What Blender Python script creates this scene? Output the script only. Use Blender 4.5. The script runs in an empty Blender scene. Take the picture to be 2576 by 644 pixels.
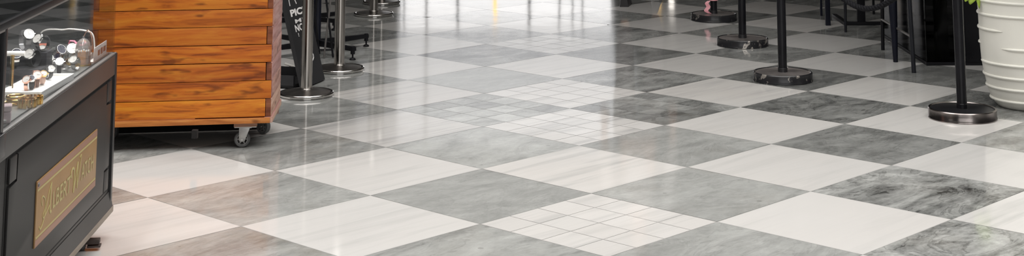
import bpy, bmesh, math, random
from mathutils import Vector, Matrix
random.seed(7)
PI = math.pi
sc = bpy.context.scene
COL = sc.collection
# ------------------------------------------------------------------ camera
W, H = 2576.0, 644.0
F, CX, CY = 3843.6, 1353.07, -1073.0
PITCH, ROLL, HC = 0.1536, -0.0020, 1.46
right = Vector((1, 0, 0)); fwd = Vector((0, 1, 0)); up = Vector((0, 0, 1))
cf = fwd*math.cos(PITCH)+up*math.sin(PITCH)
u2 = up*math.cos(PITCH)-fwd*math.sin(PITCH)
cr = right*math.cos(ROLL)+u2*math.sin(ROLL)
cu = u2*math.cos(ROLL)-right*math.sin(ROLL)
EYE = Vector((0, 0, HC))
cam = bpy.data.cameras.new('camera'); camo = bpy.data.objects.new('camera', cam); COL.objects.link(camo)
cam.sensor_fit = 'HORIZONTAL'; cam.sensor_width = 36.0
cam.lens = F*36.0/W
cam.shift_x = (W/2-CX)/W
cam.shift_y = (CY-H/2)/W
cam.clip_start = 0.1; cam.clip_end = 200
m = Matrix.Identity(4)
for i in range(3):
    m[i][0] = cr[i]; m[i][1] = cu[i]; m[i][2] = -cf[i]; m[i][3] = EYE[i]
camo.matrix_world = m
sc.camera = camo


def ray(px, py):
    return (cf+cr*((px-CX)/F)-cu*((py-CY)/F)).normalized()


def G(px, py, z=0.0):
    """where the sight line of a photo pixel meets the level z"""
    d = ray(px, py); t = (z-HC)/d.z
    return EYE+d*t


def atY(px, py, Y):
    d = ray(px, py); return EYE+d*(Y/d.y)


# ------------------------------------------------------------------ materials
def nt(name):
    mt = bpy.data.materials.new(name); mt.use_nodes = True
    t = mt.node_tree; b = t.nodes['Principled BSDF']
    return mt, t, b


def N(t, typ, **kw):
    n = t.nodes.new(typ)
    for k, v in kw.items():
        if k in n.inputs.keys():
            n.inputs[k].default_value = v
        else:
            setattr(n, k, v)
    return n


def math_(t, op, a, b=None, c=None):
    n = t.nodes.new('ShaderNodeMath'); n.operation = op
    for i, v in enumerate((a, b, c)):
        if v is None: continue
        if isinstance(v, (int, float)): n.inputs[i].default_value = v
        else: t.links.new(v, n.inputs[i])
    return n.outputs[0]


def ramp(t, fac, stops, interp='LINEAR'):
    n = t.nodes.new('ShaderNodeValToRGB'); n.color_ramp.interpolation = interp
    e = n.color_ramp.elements
    while len(e) < len(stops): e.new(0.5)
    for i, (p, c) in enumerate(stops):
        e[i].position = p; e[i].color = (c[0], c[1], c[2], 1)
    t.links.new(fac, n.inputs[0])
    return n.outputs[0]


def mixc(t, fac, a, b, blend='MIX'):
    n = t.nodes.new('ShaderNodeMix'); n.data_type = 'RGBA'; n.blend_type = blend
    for sock, v in ((n.inputs[0], fac), (n.inputs[6], a), (n.inputs[7], b)):
        if isinstance(v, (int, float)): sock.default_value = v
        elif isinstance(v, tuple): sock.default_value = (v[0], v[1], v[2], 1)
        else: t.links.new(v, sock)
    return n.outputs[2]


def plain(name, col, rough=0.5, metal=0.0, var=0.0, scale=20.0, bump=0.0, rvar=0.0, emit=None, coat=0.0):
    mt, t, b = nt(name)
    b.inputs['Base Color'].default_value = (*col, 1)
    b.inputs['Roughness'].default_value = rough
    b.inputs['Metallic'].default_value = metal
    b.inputs['Coat Weight'].default_value = coat
    if var or bump or rvar:
        tc = N(t, 'ShaderNodeTexCoord'); no = N(t, 'ShaderNodeTexNoise', Scale=scale, Detail=5.0)
        t.links.new(tc.outputs['Object'], no.inputs['Vector'])
        if var:
            lo = tuple(max(0, c*(1-var)) for c in col); hi = tuple(min(1, c*(1+var)) for c in col)
            t.links.new(ramp(t, no.outputs['Fac'], [(0.3, lo), (0.7, hi)]), b.inputs['Base Color'])
        if rvar:
            t.links.new(math_(t, 'ADD', rough-rvar/2, math_(t, 'MULTIPLY', no.outputs['Fac'], rvar)), b.inputs['Roughness'])
        if bump:
            bp = N(t, 'ShaderNodeBump', Strength=bump, Distance=0.004)
            t.links.new(no.outputs['Fac'], bp.inputs['Height']); t.links.new(bp.outputs[0], b.inputs['Normal'])
    if emit:
        b.inputs['Emission Color'].default_value = (*emit[0], 1); b.inputs['Emission Strength'].default_value = emit[1]
    return mt


def emitter(name, col, s):
    mt = bpy.data.materials.new(name); mt.use_nodes = True; t = mt.node_tree; t.nodes.clear()
    e = N(t, 'ShaderNodeEmission', Strength=s); e.inputs[0].default_value = (*col, 1)
    o = N(t, 'ShaderNodeOutputMaterial'); t.links.new(e.outputs[0], o.inputs[0]); return mt


def glass_thin(name, tint, refl=0.6, rough=0.02):
    mt = bpy.data.materials.new(name); mt.use_nodes = True; t = mt.node_tree; t.nodes.clear()
    tr = N(t, 'ShaderNodeBsdfTransparent'); tr.inputs[0].default_value = (*tint, 1)
    gl = N(t, 'ShaderNodeBsdfGlossy', Roughness=rough); gl.inputs[0].default_value = (1, 1, 1, 1)
    fr = N(t, 'ShaderNodeFresnel', IOR=1.5)
    mx = N(t, 'ShaderNodeMixShader'); o = N(t, 'ShaderNodeOutputMaterial')
    t.links.new(math_(t, 'MULTIPLY', fr.outputs[0], refl), mx.inputs[0])
    t.links.new(tr.outputs[0], mx.inputs[1]); t.links.new(gl.outputs[0], mx.inputs[2]); t.links.new(mx.outputs[0], o.inputs[0])
    return mt


def tile_mat(name, dark):
    """polished marble tile; the corner attribute 'tile' holds tone, seed, stain and contrast of each tile"""
    mt, t, b = nt(name)
    tc = N(t, 'ShaderNodeTexCoord'); at = N(t, 'ShaderNodeVertexColor', layer_name='tile')
    sep = N(t, 'ShaderNodeSeparateColor'); t.links.new(at.outputs['Color'], sep.inputs[0])
    tone, seed, stain = sep.outputs[0], sep.outputs[1], sep.outputs[2]
    con = at.outputs['Alpha']
    off = N(t, 'ShaderNodeCombineXYZ')
    t.links.new(math_(t, 'MULTIPLY', seed, 37.0), off.inputs[0]); t.links.new(math_(t, 'MULTIPLY', seed, 91.0), off.inputs[1])
    t.links.new(math_(t, 'MULTIPLY', seed, 53.0), off.inputs[2])
    add = N(t, 'ShaderNodeVectorMath', operation='ADD'); t.links.new(tc.outputs['Object'], add.inputs[0]); t.links.new(off.outputs[0], add.inputs[1])
    mp = N(t, 'ShaderNodeMapping'); t.links.new(add.outputs[0], mp.inputs['Vector'])
    if dark:
        mp.inputs['Rotation'].default_value = (0, 0, 0.5)
        mp.inputs['Scale'].default_value = (1.7, 0.8, 1)
        n1 = N(t, 'ShaderNodeTexNoise', Scale=1.5, Detail=9.0, Roughness=0.62, Distortion=1.3)
        n2 = N(t, 'ShaderNodeTexNoise', Scale=4.5, Detail=8.0, Roughness=0.7, Distortion=0.6)
        n3 = N(t, 'ShaderNodeTexNoise', Scale=1.2, Detail=6.0, Roughness=0.6, Distortion=2.2)
        n4 = N(t, 'ShaderNodeTexNoise', Scale=2.0, Detail=4.0, Roughness=0.6)
        vo = N(t, 'ShaderNodeTexVoronoi', Scale=5.0)
        for n in (n1, n2, n3): t.links.new(mp.outputs[0], n.inputs['Vector'])
        t.links.new(add.outputs[0], n4.inputs['Vector']); t.links.new(add.outputs[0], vo.inputs['Vector'])
        v = math_(t, 'MULTIPLY', math_(t, 'SUBTRACT', n1.outputs['Fac'], 0.5), math_(t, 'MULTIPLY', con, 3.2))
        v = math_(t, 'ADD', v, math_(t, 'MULTIPLY', math_(t, 'SUBTRACT', n2.outputs['Fac'], 0.5), math_(t, 'MULTIPLY', con, 1.5)))
        n5 = N(t, 'ShaderNodeTexNoise', Scale=16.0, Detail=7.0, Roughness=0.75, Distortion=0.4); t.links.new(mp.outputs[0], n5.inputs['Vector'])
        v = math_(t, 'ADD', v, math_(t, 'MULTIPLY', math_(t, 'SUBTRACT', n5.outputs['Fac'], 0.5), math_(t, 'ADD', 0.30, math_(t, 'MULTIPLY', con, 0.7))))
        vein = math_(t, 'SUBTRACT', 1.0, math_(t, 'MINIMUM', 1.0, math_(t, 'MULTIPLY', math_(t, 'ABSOLUTE', math_(t, 'SUBTRACT', n3.outputs['Fac'], 0.52)), 40.0)))
        v = math_(t, 'SUBTRACT', v, math_(t, 'MULTIPLY', vein, math_(t, 'MULTIPLY', con, 0.45)))
        v = math_(t, 'ADD', 1.0, v)
        v = math_(t, 'MULTIPLY', math_(t, 'MAXIMUM', v, 0.2), math_(t, 'MULTIPLY', tone, 1.22))
        patch = math_(t, 'MINIMUM', 1.0, math_(t, 'MAXIMUM', 0.0, math_(t, 'MULTIPLY', math_(t, 'SUBTRACT', math_(t, 'ADD', n3.outputs['Fac'], math_(t, 'MULTIPLY', math_(t, 'SUBTRACT', n5.outputs['Fac'], 0.5), 0.25)), 0.53), 13.0)))
        v = math_(t, 'SUBTRACT', v, math_(t, 'MULTIPLY', patch, math_(t, 'MULTIPLY', tone, math_(t, 'MULTIPLY', con, 0.5))))
        pit = math_(t, 'LESS_THAN', vo.outputs['Distance'], math_(t, 'MULTIPLY', 0.09, math_(t, 'GREATER_THAN', math_(t, 'FRACT', math_(t, 'MULTIPLY', seed, 17.0)), 0.45)))
        cmb = N(t, 'ShaderNodeCombineColor')
        t.links.new(math_(t, 'MULTIPLY', v, 0.985), cmb.inputs[0]); t.links.new(v, cmb.inputs[1]); t.links.new(math_(t, 'MULTIPLY', v, 0.965), cmb.inputs[2])
        st = math_(t, 'MULTIPLY', stain, math_(t, 'MAXIMUM', 0.0, math_(t, 'MULTIPLY', math_(t, 'SUBTRACT', n4.outputs['Fac'], 0.48), 5.0)))
        c = mixc(t, math_(t, 'MINIMUM', st, 0.6), cmb.outputs[0], (0.27, 0.225, 0.17))
        c = mixc(t, math_(t, 'MULTIPLY', pit, math_(t, 'MULTIPLY', n2.outputs['Fac'], 0.6)), c, (0.09, 0.085, 0.08))
        t.links.new(c, b.inputs['Base Color'])
    else:
        mp.inputs['Rotation'].default_value = (0, 0, -0.06)
        mp.inputs['Scale'].default_value = (8.0, 0.55, 1)
        n1 = N(t, 'ShaderNodeTexNoise', Scale=1.0, Detail=6.0, Roughness=0.55, Distortion=0.5)
        n2 = N(t, 'ShaderNodeTexNoise', Scale=3.2, Detail=5.0, Roughness=0.6, Distortion=0.3)
        n3 = N(t, 'ShaderNodeTexNoise', Scale=1.3, Detail=3.0)
        for n in (n1, n2): t.links.new(mp.outputs[0], n.inputs['Vector'])
        t.links.new(add.outputs[0], n3.inputs['Vector'])
        s1 = math_(t, 'MAXIMUM', 0.0, math_(t, 'MULTIPLY', math_(t, 'SUBTRACT', n1.outputs['Fac'], 0.5), 4.5))
        s1 = math_(t, 'MULTIPLY', math_(t, 'MINIMUM', s1, 1.0), math_(t, 'MULTIPLY', con, 1.35))
        s2 = math_(t, 'MULTIPLY', math_(t, 'SUBTRACT', n2.outputs['Fac'], 0.5), math_(t, 'MULTIPLY', con, 0.25))
        c = mixc(t, math_(t, 'MULTIPLY', n3.outputs['Fac'], math_(t, 'ADD', stain, 0.2)), (0.67, 0.66, 0.645), (0.67, 0.635, 0.60))
        c = mixc(t, s1, c, (0.43, 0.43, 0.42))
        v = math_(t, 'ADD', tone, s2)
        cmb = N(t, 'ShaderNodeCombineColor')
        for i in range(3): t.links.new(v, cmb.inputs[i])
        c = mixc(t, 1.0, c, cmb.outputs[0], 'MULTIPLY')
        t.links.new(c, b.inputs['Base Color'])
    # polish: smooth, a touch wavy
    nb = N(t, 'ShaderNodeTexNoise', Scale=1.1, Detail=2.0); t.links.new(add.outputs[0], nb.inputs['Vector'])
    nf = N(t, 'ShaderNodeTexNoise', Scale=9.0, Detail=3.0); t.links.new(add.outputs[0], nf.inputs['Vector'])
    hgt = math_(t, 'ADD', nb.outputs['Fac'], math_(t, 'MULTIPLY', nf.outputs['Fac'], 0.10))
    bp = N(t, 'ShaderNodeBump', Strength=1.0, Distance=0.0010); t.links.new(hgt, bp.inputs['Height']); t.links.new(bp.outputs[0], b.inputs['Normal'])
    t.links.new(math_(t, 'ADD', 0.05, math_(t, 'MULTIPLY', nf.outputs['Fac'], 0.07)), b.inputs['Roughness'])
    b.inputs['IOR'].default_value = 1.5
    return mt


def wood(name, c1, c2, c3, sx=1.2, sy=14.0, rough=0.38, rand=True):
    mt, t, b = nt(name)
    tc = N(t, 'ShaderNodeTexCoord'); g = N(t, 'ShaderNodeNewGeometry')
    r = g.outputs['Random Per Island']
    off = N(t, 'ShaderNodeCombineXYZ')
    for i, k in enumerate((31.0, 17.0, 43.0)): t.links.new(math_(t, 'MULTIPLY', r, k), off.inputs[i])
    add = N(t, 'ShaderNodeVectorMath', operation='ADD'); t.links.new(tc.outputs['Object'], add.inputs[0]); t.links.new(off.outputs[0], add.inputs[1])
    mp = N(t, 'ShaderNodeMapping'); mp.inputs['Scale'].default_value = (sx, sx, sy); t.links.new(add.outputs[0], mp.inputs['Vector'])
    n1 = N(t, 'ShaderNodeTexNoise', Scale=3.0, Detail=8.0, Roughness=0.62, Distortion=0.7); t.links.new(mp.outputs[0], n1.inputs['Vector'])
    n2 = N(t, 'ShaderNodeTexNoise', Scale=1.6, Detail=3.0, Distortion=0.4); t.links.new(mp.outputs[0], n2.inputs['Vector'])
    kn = N(t, 'ShaderNodeTexNoise', Scale=5.0, Detail=2.0)
    mk = N(t, 'ShaderNodeMapping'); mk.inputs['Scale'].default_value = (1.5, 1.5, 5.0); t.links.new(add.outputs[0], mk.inputs['Vector']); t.links.new(mk.outputs[0], kn.inputs['Vector'])
    c = ramp(t, n1.outputs['Fac'], [(0.33, c1), (0.48, c2), (0.68, c3)])
    if rand:
        hue = ramp(t, r, [(0.0, (0.62, 0.62, 0.75)), (0.35, (1.0, 0.92, 0.85)), (0.65, (0.72, 0.66, 0.85)), (1.0, (1.15, 1.2, 1.0))])
        c = mixc(t, 1.0, c, hue, 'MULTIPLY')
    knot = math_(t, 'MAXIMUM', 0.0, math_(t, 'MULTIPLY', math_(t, 'SUBTRACT', kn.outputs['Fac'], 0.61), 8.0))
    c = mixc(t, math_(t, 'MINIMUM', knot, 0.7), c, (c1[0]*0.35, c1[1]*0.3, c1[2]*0.3))
    c = mixc(t, math_(t, 'MULTIPLY', n2.outputs['Fac'], 0.25), c, (c1[0]*0.7, c1[1]*0.6, c1[2]*0.6))
    t.links.new(c, b.inputs['Base Color'])
    b.inputs['Roughness'].default_value = rough; b.inputs['Specular IOR Level'].default_value = 0.3
    bp = N(t, 'ShaderNodeBump', Strength=0.25, Distance=0.002); t.links.new(n1.outputs['Fac'], bp.inputs['Height']); t.links.new(bp.outputs[0], b.inputs['Normal'])
    return mt


def chipped(name, paint, metal_c, amount=0.6, rough=0.25):
    """black paint worn through to bare metal"""
    mt, t, b = nt(name)
    tc = N(t, 'ShaderNodeTexCoord'); n1 = N(t, 'ShaderNodeTexNoise', Scale=14.0, Detail=6.0, Roughness=0.65, Distortion=0.8)
    t.links.new(tc.outputs['Object'], n1.inputs['Vector'])
    f = math_(t, 'GREATER_THAN', n1.outputs['Fac'], amount)
    t.links.new(mixc(t, f, paint, metal_c), b.inputs['Base Color'])
    t.links.new(math_(t, 'MULTIPLY', f, 0.8), b.inputs['Metallic'])
    t.links.new(math_(t, 'ADD', rough, math_(t, 'MULTIPLY', f, 0.15)), b.inputs['Roughness'])
    bp = N(t, 'ShaderNodeBump', Strength=0.4, Distance=0.002); t.links.new(n1.outputs['Fac'], bp.inputs['Height']); t.links.new(bp.outputs[0], b.inputs['Normal'])
    return mt


def brushed(name, col, rough, metal=1.0):
    mt, t, b = nt(name)
    tc = N(t, 'ShaderNodeTexCoord'); mp = N(t, 'ShaderNodeMapping'); mp.inputs['Scale'].default_value = (60, 60, 2.5)
    n1 = N(t, 'ShaderNodeTexNoise', Scale=1.0, Detail=4.0); t.links.new(tc.outputs['Object'], mp.inputs['Vector']); t.links.new(mp.outputs[0], n1.inputs['Vector'])
    t.links.new(ramp(t, n1.outputs['Fac'], [(0.3, tuple(c*0.8 for c in col)), (0.7, col)]), b.inputs['Base Color'])
    b.inputs['Metallic'].default_value = metal
    t.links.new(math_(t, 'ADD', rough-0.06, math_(t, 'MULTIPLY', n1.outputs['Fac'], 0.14)), b.inputs['Roughness'])
    return mt


M = {}
M['white_tile'] = tile_mat('white_marble', False)
M['dark_tile'] = tile_mat('grey_marble', True)
M['grout'] = plain('grout', (0.30, 0.295, 0.285), 0.8, var=0.2, scale=8)
M['plaster'] = plain('pale_plaster', (0.62, 0.6, 0.57), 0.9, var=0.05, scale=2)
M['dark_wall'] = plain('dark_wall_paint', (0.06, 0.06, 0.063), 0.8, var=0.1, scale=1.5)
M['mullion'] = plain('pale_aluminium', (0.55, 0.56, 0.58), 0.4, 0.6, var=0.1)
M['day_low'] = emitter('daylit_pane', (1.0, 0.985, 0.98), 1.8)
M['day_high'] = emitter('frosted_daylit_pane', (0.97, 0.975, 1.0), 0.74)
M['steel'] = brushed('brushed_steel', (0.42, 0.395, 0.37), 0.16)
M['polished'] = plain('polished_steel', (0.62, 0.60, 0.58), 0.14, 1.0, rvar=0.1, scale=12)
M['worn_steel'] = plain('worn_steel_top', (0.30, 0.28, 0.265), 0.34, 1.0, var=0.25, scale=14, rvar=0.2)
M['black_paint'] = plain('black_gloss_paint', (0.008, 0.008, 0.010), 0.2, var=0.3, scale=9, rvar=0.15)
M['black_chip'] = chipped('chipped_black_paint', (0.016, 0.016, 0.018), (0.40, 0.37, 0.34), 0.60)
M['black_top'] = plain('black_enamel_top', (0.014, 0.014, 0.016), 0.3, var=0.3, scale=12)
M['dark_chrome'] = plain('dark_chrome', (0.30, 0.27, 0.26), 0.22, 1.0, var=0.5, scale=11, rvar=0.2)
M['scuffed_top'] = plain('scuffed_pale_top', (0.34, 0.31, 0.30), 0.32, 0.7, var=0.4, scale=10)
M['rubber'] = plain('black_rubber', (0.012, 0.012, 0.012), 0.7)
M['black_metal'] = plain('black_powder_coat', (0.006, 0.006, 0.008), 0.5, var=0.2, scale=15)
M['slate_metal'] = plain('slate_black_leg', (0.014, 0.015, 0.019), 0.42, var=0.2, scale=15)
M['navy_metal'] = plain('navy_black_leg', (0.006, 0.007, 0.014), 0.45, var=0.2, scale=12)
M['grey_metal'] = plain('grey_metal_rail', (0.16, 0.15, 0.145), 0.4, 0.5)
M['black_panel'] = plain('black_lacquer_panel', (0.004, 0.004, 0.006), 0.3, rvar=0.25, scale=4)
for k_ in ('black_metal', 'navy_metal', 'slate_metal', 'black_panel', 'black_paint'): M[k_].node_tree.nodes['Principled BSDF'].inputs['Specular IOR Level'].default_value = 0.2
M['smoked'] = glass_thin('smoked_glass', (0.26, 0.26, 0.27), 0.22, 0.05)
M['glass'] = glass_thin('clear_case_glass', (0.86, 0.87, 0.88), 0.22, 0.02)
M['cart_wood'] = wood('orange_stained_planks', (0.26, 0.058, 0.008), (0.60, 0.165, 0.015), (0.74, 0.285, 0.028))
M['cart_side'] = wood('planks_with_side_light', (0.38, 0.20, 0.155), (0.56, 0.33, 0.27), (0.70, 0.47, 0.41), rough=0.5)  # light on the cart's side put into the wood colour, hence paler
M['cart_end'] = wood('dark_end_grain', (0.12, 0.035, 0.018), (0.20, 0.06, 0.03), (0.28, 0.10, 0.05), rough=0.6)
M['cart_trim'] = wood('pale_trim_board', (0.36, 0.11, 0.025), (0.54, 0.19, 0.048), (0.68, 0.31, 0.11))
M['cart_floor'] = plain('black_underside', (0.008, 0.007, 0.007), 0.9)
M['caster_metal'] = plain('caster_zinc', (0.34, 0.335, 0.325), 0.3, 0.9, var=0.2, scale=30)
M['caster_wheel'] = plain('grey_rubber_wheel', (0.10, 0.10, 0.10), 0.6, var=0.3, scale=40)
M['caster_hub'] = plain('grey_hub', (0.26, 0.255, 0.25), 0.5, 0.3)
M['block_wood'] = wood('raw_block', (0.22, 0.12, 0.08), (0.38, 0.24, 0.17), (0.48, 0.33, 0.25), rough=0.7)
M['case_body'] = plain('charcoal_laminate', (0.019, 0.018, 0.0178), 0.38, var=0.08, scale=3)
M['case_edge'] = plain('charcoal_edge', (0.055, 0.052, 0.051), 0.35, var=0.1, scale=5)
M['case_trim'] = wood('brown_base_strip', (0.20, 0.155, 0.135), (0.29, 0.235, 0.21), (0.36, 0.30, 0.275), rough=0.45)
M['case_floor'] = plain('grey_case_floor', (0.13, 0.135, 0.13), 0.4, var=0.15, scale=8)
M['case_rail'] = plain('black_case_rail', (0.018, 0.018, 0.02), 0.3)
M['pale_edge'] = plain('pale_rail_edge', (0.17, 0.165, 0.16), 0.35)
M['brass_plate'] = plain('bronze_sign_plate', (0.36, 0.21, 0.085), 0.4, 0.0, var=0.1, scale=6)
M['brass_letter'] = plain('pale_gold_lettering', (0.48, 0.40, 0.17), 0.45, 0.0)
M['brass_edge'] = plain('rosy_sign_edge', (0.40, 0.215, 0.15), 0.4, 0.3)
M['foot_brown'] = plain('dark_brown_foot', (0.07, 0.052, 0.045), 0.6, var=0.3, scale=30)
M['sign_black'] = plain('sign_board_black', (0.020, 0.020, 0.022), 0.5, var=0.15, scale=6)
M['sign_white'] = plain('sign_white_print', (0.75, 0.73, 0.72), 0.6)
M['cable'] = plain('white_cable', (0.72, 0.70, 0.66), 0.5)
M['planter'] = plain('ivory_ceramic', (0.80, 0.785, 0.72), 0.32, var=0.03, scale=6, bump=0.05)
M['soil'] = plain('potting_soil', (0.05, 0.035, 0.025), 0.95, var=0.5, scale=60, bump=0.6)
M['leaf'] = plain('bright_green_leaf', (0.30, 0.42, 0.05), 0.45, var=0.3, scale=18)
M['stem'] = plain('green_stem', (0.10, 0.18, 0.03), 0.6)
M['rope'] = plain('black_rope_fibre', (0.012, 0.012, 0.014), 0.75, var=0.4, scale=90)
M['rope'].node_tree.nodes['Principled BSDF'].inputs['Specular IOR Level'].default_value = 0.1
M['case_body'].node_tree.nodes['Principled BSDF'].inputs['Specular IOR Level'].default_value = 0.3
M['pink'] = plain('pink_satin', (0.75, 0.34, 0.38), 0.45, var=0.12, scale=30)
M['amber'] = emitter('amber_lamp_glow', (1.0, 0.60, 0.14), 3.2)
M['warm_white'] = emitter('white_lamp_glow', (1.0, 0.93, 0.85), 5.0)


# ------------------------------------------------------------------ mesh helpers
class MB:
    def __init__(s): s.b = bmesh.new(); s.mi = 0

    def _faces(s, fs):
        for f in fs: f.material_index = s.mi

    def quad(s, pts):
        f = s.b.faces.new([s.b.verts.new(p) for p in pts]); f.material_index = s.mi; return f

    def box(s, lo, hi, bev=0.0, mat=None, seg=2):
        cx = [(lo[i]+hi[i])/2 for i in range(3)]; sz = [abs(hi[i]-lo[i]) for i in range(3)]
        r = bmesh.ops.create_cube(s.b, size=1.0, matrix=Matrix.Translation(cx) @ Matrix.Diagonal((*sz, 1)))
        vs = r['verts']
        fs = set(f for v in vs for f in v.link_faces)
        if bev > 0:
            es = list(set(e for v in vs for e in v.link_edges))
            rr = bmesh.ops.bevel(s.b, geom=es, offset=min(bev, min(sz)*0.45), segments=seg, profile=0.7, affect='EDGES')
            fs = set(f for v in rr['verts'] for f in v.link_faces)
            vs = list(set(v for f in fs for v in f.verts))
        s._faces(fs)
        if mat is not None:
            for v in vs: v.co = mat @ v.co
        return s

    def prism(s, pts, d, cap=True, bev=0.0):
        """polygon extruded along vector d"""
        d = Vector(d)
        a = [s.b.verts.new(p) for p in pts]; c = [s.b.verts.new(Vector(p)+d) for p in pts]
        fs = []
        n = len(pts)
        if cap: fs += [s.b.faces.new(a[::-1]), s.b.faces.new(c)]
        for i in range(n): fs.append(s.b.faces.new((a[i], a[(i+1) % n], c[(i+1) % n], c[i])))
        s._faces(fs)
        if bev:
            es = list(set(e for f in fs for e in f.edges))
            bmesh.ops.bevel(s.b, geom=es, offset=bev, segments=2, profile=0.7, affect='EDGES')
        return s

    def tube(s, pts, r, n=10, closed=False, caps=True, flat=1.0, upv=None):
        pts = [Vector(p) for p in pts]; k = len(pts)
        rr = r if isinstance(r, (list, tuple)) else [r]*k
        rings = []
        prev = None
        for i, p in enumerate(pts):
            if closed: t = pts[(i+1) % k]-pts[i-1]
            else: t = pts[min(i+1, k-1)]-pts[max(i-1, 0)]
            t.normalize()
            if prev is None:
                ref = Vector(upv) if upv is not None else (Vector((0, 0, 1)) if abs(t.z) < 0.9 else Vector((1, 0, 0)))
                x = t.cross(ref).normalized()
            else:
                x = (prev-t*prev.dot(t)).normalized()
            prev = x; y = t.cross(x)
            rings.append([s.b.verts.new(p+x*math.cos(2*PI*j/n)*rr[i]+y*math.sin(2*PI*j/n)*rr[i]*flat) for j in range(n)])
        fs = []
        for i in range(k if closed else k-1):
            a, c = rings[i], rings[(i+1) % k]
            for j in range(n): fs.append(s.b.faces.new((a[j], a[(j+1) % n], c[(j+1) % n], c[j])))
        if caps and not closed: fs += [s.b.faces.new(rings[0][::-1]), s.b.faces.new(rings[-1])]
        for f in fs: f.smooth = True
        s._faces(fs); return s

    def lathe(s, prof, n=48, c=(0, 0, 0), mat=None):
        rings = []; fs = []
        for r, z in prof:
            if r < 1e-6: rings.append([s.b.verts.new((c[0], c[1], c[2]+z))])
            else: rings.append([s.b.verts.new((c[0]+r*math.cos(2*PI*j/n), c[1]+r*math.sin(2*PI*j/n), c[2]+z)) for j in range(n)])
        for a, b_ in zip(rings, rings[1:]):
            for j in range(n):
                q = (a[j % len(a)], a[(j+1) % len(a)], b_[(j+1) % len(b_)], b_[j % len(b_)])
                q2 = []
                for v in q:
                    if v not in q2: q2.append(v)
                if len(q2) > 2: fs.append(s.b.faces.new(q2))
        for f in fs: f.smooth = True
        s._faces(fs)
        if mat is not None:
            for rg in rings:
                for v in rg: v.co = mat @ v.co
        return s

    def build(s, name, mats, parent=None, loc=None, sharp=35.0, smooth=False):
        me = bpy.data.meshes.new(name)
        bmesh.ops.recalc_face_normals(s.b, faces=s.b.faces[:])
        if loc is not None and parent is None:
            for v in s.b.verts: v.co -= Vector(loc)
        elif parent is not None:
            inv = parent_inv(parent)
            for v in s.b.verts: v.co = inv @ v.co
        if smooth:
            for f in s.b.faces: f.smooth = True
        s.b.to_mesh(me); s.b.free()
        o = bpy.data.objects.new(name, me); COL.objects.link(o)
        for mm in (mats if isinstance(mats, (list, tuple)) else [mats]): me.materials.append(mm)
        try: me.set_sharp_from_angle(angle=math.radians(sharp))
        except Exception: pass
        if parent is not None: o.parent = parent
        elif loc is not None: o.location = loc
        return o


def world_mat(o):
    m_ = o.matrix_basis.copy()
    if o.parent: m_ = world_mat(o.parent) @ m_
    return m_


def parent_inv(o): return world_mat(o).inverted()


def thing(name, label, cat, loc=(0, 0, 0), rz=0.0, group=None):
    o = bpy.data.objects.new(name, None); COL.objects.link(o)
    o.location = loc; o.rotation_euler = (0, 0, rz); o.empty_display_size = 0.1
    o['label'] = label; o['category'] = cat
    if group: o['group'] = group
    return o


def tag(o, label, cat, group=None):
    o['label'] = label; o['category'] = cat
    if group: o['group'] = group
    return o


def struct(o, label=None, cat=None):
    o['kind'] = 'structure'
    if label: o['label'] = label; o['category'] = cat
    return o


def dup(root, loc, rz, label, group=None):
    r = root.copy(); COL.objects.link(r); r.location = loc; r.rotation_euler = (0, 0, rz); r['label'] = label
    if group: r['group'] = group
    for ch in list(root.children):
        c = ch.copy(); COL.objects.link(c); c.parent = r
        for g in ch.children:
            d = g.copy(); COL.objects.link(d); d.parent = c
    return r


# ------------------------------------------------------------------ floor
A, PU, PV, S = 0.7567, 6.8281, -6.7198, 0.6
ca, sa = math.cos(A), math.sin(A)


def latt(x, y):
    """world -> tile lattice"""
    x /= S; y /= S
    return (PU+ca*x-sa*y, PV+sa*x+ca*y)


XL, XR, YB, YF, ZC = -7.0, 7.0, -5.0, 28.0, 4.6
me = bpy.data.meshes.new('floor')
verts, faces, mats_, att = [], [], [], []
SMALL = {(0, 0), (-3, 2), (-2, 2), (-3, 3), (-2, 3), (-5, 5)}
# tone, contrast and stain of the grey tiles one can tell apart
TONE = {(-2, -1): (0.34, 0.35, 0.06), (-1, 0): (0.31, 0.28, 0.0), (0, 1): (0.33, 0.30, 0.1), (1, 2): (0.25, 1.05, 0.05), (0, 3): (0.22, 0.55, 0.0),
        (-1, 2): (0.32, 0.32, 0.1), (-2, 1): (0.37, 0.28, 0.0), (-1, 4): (0.20, 0.9, 0.0), (-2, 5): (0.17, 0.7, 0.0), (-3, 4): (0.25, 0.8, 0.05),
        (-4, 3): (0.34, 0.2, 0.0), (-3, 0): (0.27, 0.45, 0.2), (1, 0): (0.33, 0.35, 0.0), (2, 1): (0.31, 1.0, 0.1), (-1, -2): (0.29, 0.45, 0.35), (0, -1): (0.31, 0.4, 0.1),
        (-4, 1): (0.25, 0.5, 0.1), (-3, -2): (0.28, 0.5, 0.3), (-3, 2): (0.34, 0.35, 0.0), (-2, 3): (0.24, 0.6, 0.1), (-4, 5): (0.22, 0.5, 0.0)}
WT = {(-2, 0): 0.35, (-3, 1): 0.9, (-4, 2): 0.8, (-1, 1): 0.55, (0, 0): 0.35, (-2, 2): 0.6, (-3, 3): 0.5, (2, 2): 0.5}
rnd = random.Random(3)
us = [latt(x, y) for x in (XL, XR) for y in (YB, YF)]
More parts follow.
